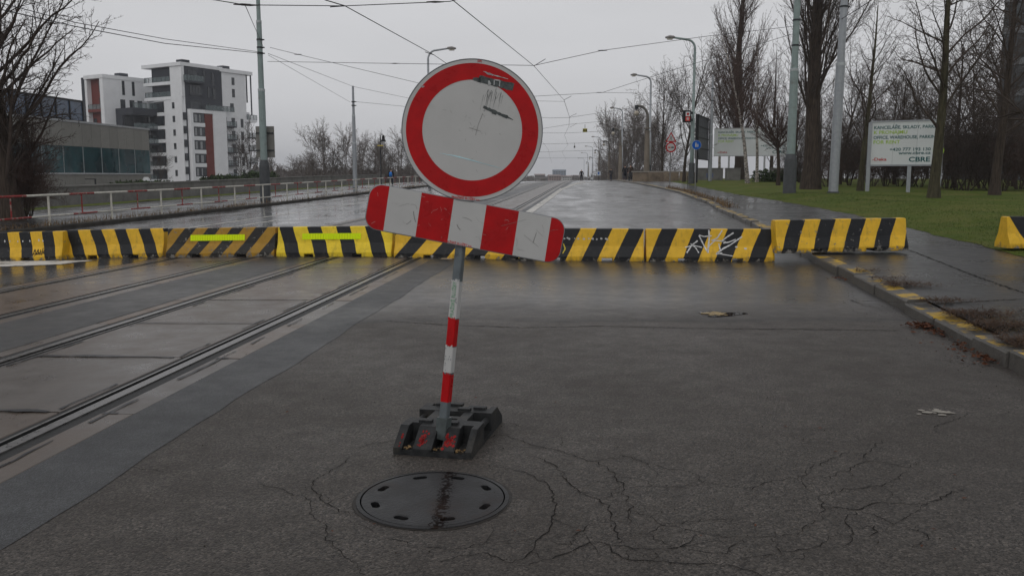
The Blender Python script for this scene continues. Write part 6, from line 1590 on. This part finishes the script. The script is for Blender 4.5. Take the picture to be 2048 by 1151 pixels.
wire('upper of two wires running left from the green-grey pole', [P3(526, 105, p533.y), (330, 78, 36), (150, 45, 27), (-60, -10, 22)], .012)
wire('lower of two wires running left from the green-grey pole', [P3(526, 107, p533.y), (330, 87, 36), (150, 53, 27), (-60, 5, 22)], .014)
wire('second span wire, from the green-grey left pole to the right', [P3(535, 123, p533.y), (785, 127, 40), (1068, 131, 36), (1205, 101, 38), (1410, 73, 41), Vector((p1580.x, p1580.y, P3(1583, 52, 43).z))], .011, None, ins=((790, 127, 40), (1205, 101, 38)))
wire('third span wire, crossing behind the disc to the green-grey right pole', [(540, 95, p533.y), (600, 110, 47), (845, 168, 50), (1060, 193, 53), (1205, 185, 52), (1330, 145, 47), Vector((p1580.x, p1580.y, P3(1582, 66, 43).z))], .011, None, ins=((1200, 185, 52), (596, 109, 47)))
wire('thin level wire branching right from the third span', [(1205, 185, 52), (1320, 187, 62), Vector((p1421.x, p1421.y, P3(1421, 188, 76).z))], .010)
wire('thin wire from the green-grey pole to the plain grey pole', [P3(536, 107, p533.y), (706, 173, 72), (820, 197, 78), (1130, 203, 80)], .012)
wire('lower thin wire sloping from the green-grey pole to the plain grey pole', [P3(536, 110, p533.y), (700, 204, 72)], .011)
wire('thin wire from the plain grey pole past the disc', [(708, 203, 72), (810, 213, 73), (1100, 236, 71), (1139, 235, 70), (1250, 218, 72), (1400, 192, 76)], .012)
for k, (y0, y1, y2, Y, xx) in enumerate(((258, 251, 235, 86, 1290), (266, 268, 258, 103, 1290), (288, 289, 283, 130, 1240), (304, 304, 300, 170, 1215), (316, 318, 315, 235, 1190))):
    wire(('fourth', 'fifth', 'sixth', 'seventh', 'eighth')[k] + ' span wire over the bridge, counted from the near end', [(860, y0 - 2, Y), (1080, y0, Y), (1135, y1 - 2, Y), (xx, y2, Y)], .012 + .003 * k)
for k, (x0, yy0, x1, yy1, Y, lab) in enumerate(((1068, 132, 1091, 118, 36, 'nearest short steady arm of the right contact wire'), (1128, 200, 1143, 192, 53, 'second short steady arm of the right contact wire'), (1139, 234, 1153, 227, 70, 'third short steady arm of the right contact wire'), (1139, 255, 1153, 247, 86, 'fourth short steady arm of the right contact wire'), (868, 110, 850, 104, 33, 'short steady arm of the left contact wire beside the disc'), (690, 12, 660, 14, 22, 'short steady arm of the left contact wire at the top of the picture'))):
    wire(lab, [(x0, yy0, Y), (x1, yy1, Y)], .013)
wire('dark double wire rising to the upper right from the stout grey pole', [Vector((p1668.x, p1668.y, P3(1672, 38, 43).z)), (1710, 22, 36), (1750, -4, 28), (1850, -80, 20)], .018)
wire('thin wire sloping between the poplar and the green-grey pole', [Vector((p1580.x, p1580.y, P3(1578, 85, 43).z)), (1535, 130, 60), Vector((p1421.x, p1421.y, P3(1421, 195, 76).z))], .011)
# hanging signals
for px, py, Y, w, h, lab, col in ((1170, 260.5, 105, 8.5, 6.5, 'yellow and black signal box hung over the bridge road', (.45, .40, .04)), (1149, 293.5, 150, 2.6, 4, 'tiny dark signal hung farther over the bridge road', (.06, .06, .055))):
    p = P3(px, py, Y); ww, hh = w / F * Y / 2, h / F * Y / 2; o = thing('hanging_signal', lab, 'signal', p)
    b = MB(); b.box((0, 0, 0), (ww * 2, .3, hh * 2)); b.build('housing', M('signal_yellow', col, .5), o)
    for x in (-.55, .5): b = MB(); b.b2((x * ww - .3 * ww, -.2, -hh * .6), (x * ww + .3 * ww, -.151, hh * .6)); b.build('lamp_panel', BLACK, o)
    b = MB(); b.tube([(0, 0, hh), (0, 0, hh + .5)], .03, 5); b.build('hanger', DARKM, o)

# ------------------------------------------------------------------ damp air
hz = bpy.data.materials.new('haze_air'); hz.use_nodes = True; hz.node_tree.nodes.remove(hz.node_tree.nodes['Principled BSDF'])
pv = hz.node_tree.nodes.new('ShaderNodeVolumePrincipled'); pv.inputs['Color'].default_value = (.93, .95, 1, 1); pv.inputs['Density'].default_value = .0004
hz.node_tree.links.new(pv.outputs[0], hz.node_tree.nodes['Material Output'].inputs['Volume'])
b = MB(); b.b2((-2300, -500, -18), (2300, 3100, 60)); b.build('haze', hz, kind='stuff')

# ------------------------------------------------------------------ people
SKIN = M('skin', (.42, .26, .19), .6)
def skinned(name, verts, edges, radii, mat, parent, root=0, sub=1):
    me = bpy.data.meshes.new(name); me.from_pydata(verts, edges, []); o = bpy.data.objects.new(name, me); COL.objects.link(o)
    md = o.modifiers.new('s', 'SKIN'); md.use_smooth_shade = True
    for i, r in enumerate(radii):
        sv = me.skin_vertices[0].data[i]; sv.radius = (r, r) if not isinstance(r, tuple) else r; sv.use_root = i == root
    o.modifiers.new('u', 'SUBSURF').levels = sub; o.modifiers['u'].render_levels = sub
    dg = bpy.context.evaluated_depsgraph_get(); m2 = bpy.data.meshes.new_from_object(o.evaluated_get(dg)); bpy.data.objects.remove(o); m2.name = name
    m2.materials.clear(); m2.materials.append(mat); q = bpy.data.objects.new(name, m2); COL.objects.link(q); q.parent = parent
    for p in m2.polygons: p.use_smooth = True
    return q
def person(loc, h, rz, label, jacket, trousers, hair, pack=None, stride=.16, longcoat=False):
    o = thing('person', label, 'person', loc, rz); k = h / 1.75; V = lambda *a: tuple(c * k for c in a); s = stride
    bv = [V(0, 0, .95), V(0, 0, 1.2), V(0, 0, 1.42), V(0, 0, 1.52), V(0, .01, 1.60), V(0, .01, 1.70), V(.10, 0, .9), V(.11, s * .5, .5), V(.11, s - .08, .08), V(.11, s + .06, .04), V(-.10, 0, .9), V(-.11, -s * .3, .5), V(-.11, -s - .08, .1), V(-.11, -s + .06, .05),
          V(.19, 0, 1.40), V(.25, -.06, 1.14), V(.25, .06, .9), V(.25, .1, .82), V(-.19, 0, 1.40), V(-.25, .06, 1.14), V(-.24, .16, .92), V(-.24, .2, .84)]
    be = [(0, 1), (1, 2), (2, 3), (3, 4), (4, 5), (0, 6), (6, 7), (7, 8), (8, 9), (0, 10), (10, 11), (11, 12), (12, 13), (2, 14), (14, 15), (15, 16), (16, 17), (2, 18), (18, 19), (19, 20), (20, 21)]
    br = [.13, .12, .13, .055, .085, .075, .085, .058, .045, .04, .085, .058, .045, .04, .06, .045, .035, .04, .06, .045, .035, .04]
    skinned('body', bv, be, [r * k for r in br], SKIN, o)
    jv = [V(0, 0, .82 if not longcoat else .55), V(0, 0, 1.0), V(0, 0, 1.25), V(0, 0, 1.44), V(.20, 0, 1.41), V(.265, -.06, 1.14), V(.262, .05, .92), V(-.20, 0, 1.41), V(-.265, .06, 1.14), V(-.25, .15, .94)]
    skinned('jacket', jv, [(0, 1), (1, 2), (2, 3), (3, 4), (4, 5), (5, 6), (3, 7), (7, 8), (8, 9)], [r * k for r in ((.19, .17) if False else .18, .17, .165, .11, .085, .066, .055, .085, .066, .055)], jacket, o)
    tv = [V(0, 0, .93), V(.10, 0, .86), V(.11, s * .5, .5), V(.11, s - .08, .10), V(-.10, 0, .86), V(-.11, -s * .3, .5), V(-.11, -s - .08, .12)]
    skinned('trousers', tv, [(0, 1), (1, 2), (2, 3), (0, 4), (4, 5), (5, 6)], [r * k for r in (.14, .10, .075, .062, .10, .075, .062)], trousers, o)
    for x, y in ((.11, s), (-.11, -s)): b = MB(); b.tube([V(x, y - .1, .045), V(x, y, .05), V(x, y + .13, .035)], [.05 * k, .052 * k, .035 * k], 8); b.build('shoe', BLACK, o)
    skinned('hair', [V(0, -.005, 1.60), V(0, -.005, 1.71)], [(0, 1)], [.10 * k, .088 * k], hair, o)
    if pack: 
        b = MB(); b.tube([V(0, -.2, .98), V(0, -.24, 1.08), V(0, -.25, 1.25), V(0, -.2, 1.42)], [.13 * k, .165 * k, .165 * k, .11 * k], 10); b.build('backpack', pack, o, smooth=True)
    return o
JB = M('jacket_black', (.015, .016, .02), .7); JBL = M('jacket_blue', (.02, .17, .55), .55); TRD = M('trousers_dark', (.03, .035, .05), .8); HRD = M('hair_dark', (.02, .015, .012), .8); JBR = M('coat_brown', (.06, .04, .03), .8); CB = M('coat_grey', (.05, .05, .055), .8)
s_, t_ = 78.3, -18.5; p = LP(s_, t_)
person(p, 1.6, R(-4), 'person walking away in a dark jacket with a bright blue backpack behind the railing', JB, TRD, HRD, JBL)
p = on(1250, 100); person(p, 1.78, R(-6), 'person in a long black coat walking away on the bridge pavement', JB, TRD, HRD, None, .14, True)
p = on(1261, 98); person(p, 1.80, R(170), 'person with a brown hood coming along the bridge pavement beside a dark pushchair', JBR, TRD, JBR, None, .12)
p = on(1222, 118); person(p + Vector((0, 0, .0)), 1.7, R(10), 'person in dark clothes farther along the bridge by the parapet', CB, TRD, HRD, None, .15)
p = on(1163, 125); person(Vector((p.x, p.y, RW(*ST(p.x, p.y)).z - .1)), 1.7, R(180), 'tiny person in dark clothes at the crest, left of the white panel', JB, TRD, HRD, None, .1)
p = on(1263, 96.5); o = thing('pushchair', 'dark pushchair in front of the hooded walker on the bridge pavement', 'pushchair', p)
b = MB(); b.prism([(-.28, -.35, .45), (-.28, .3, .4), (-.28, .35, .95), (-.28, 0, 1.0), (-.28, -.2, .7)], (.56, 0, 0)); b.build('seat', BLACK, o)
for x in (-.26, .26):
    for y in (-.32, .32): b = MB(); b.tube([(x - .03, y, .14), (x + .03, y, .14)], .14, 12); b.build('wheel', DARKM, o)
    b = MB(); b.tube([(x, .32, .14), (x, -.1, .6), (x, .55, 1.05)], .018, 6); b.build('frame', DARKM, o)
#print('tree tris', TRIS, 'all', sum(len(m.loop_triangles) if m.calc_loop_triangles() is None else 0 for m in bpy.data.meshes))
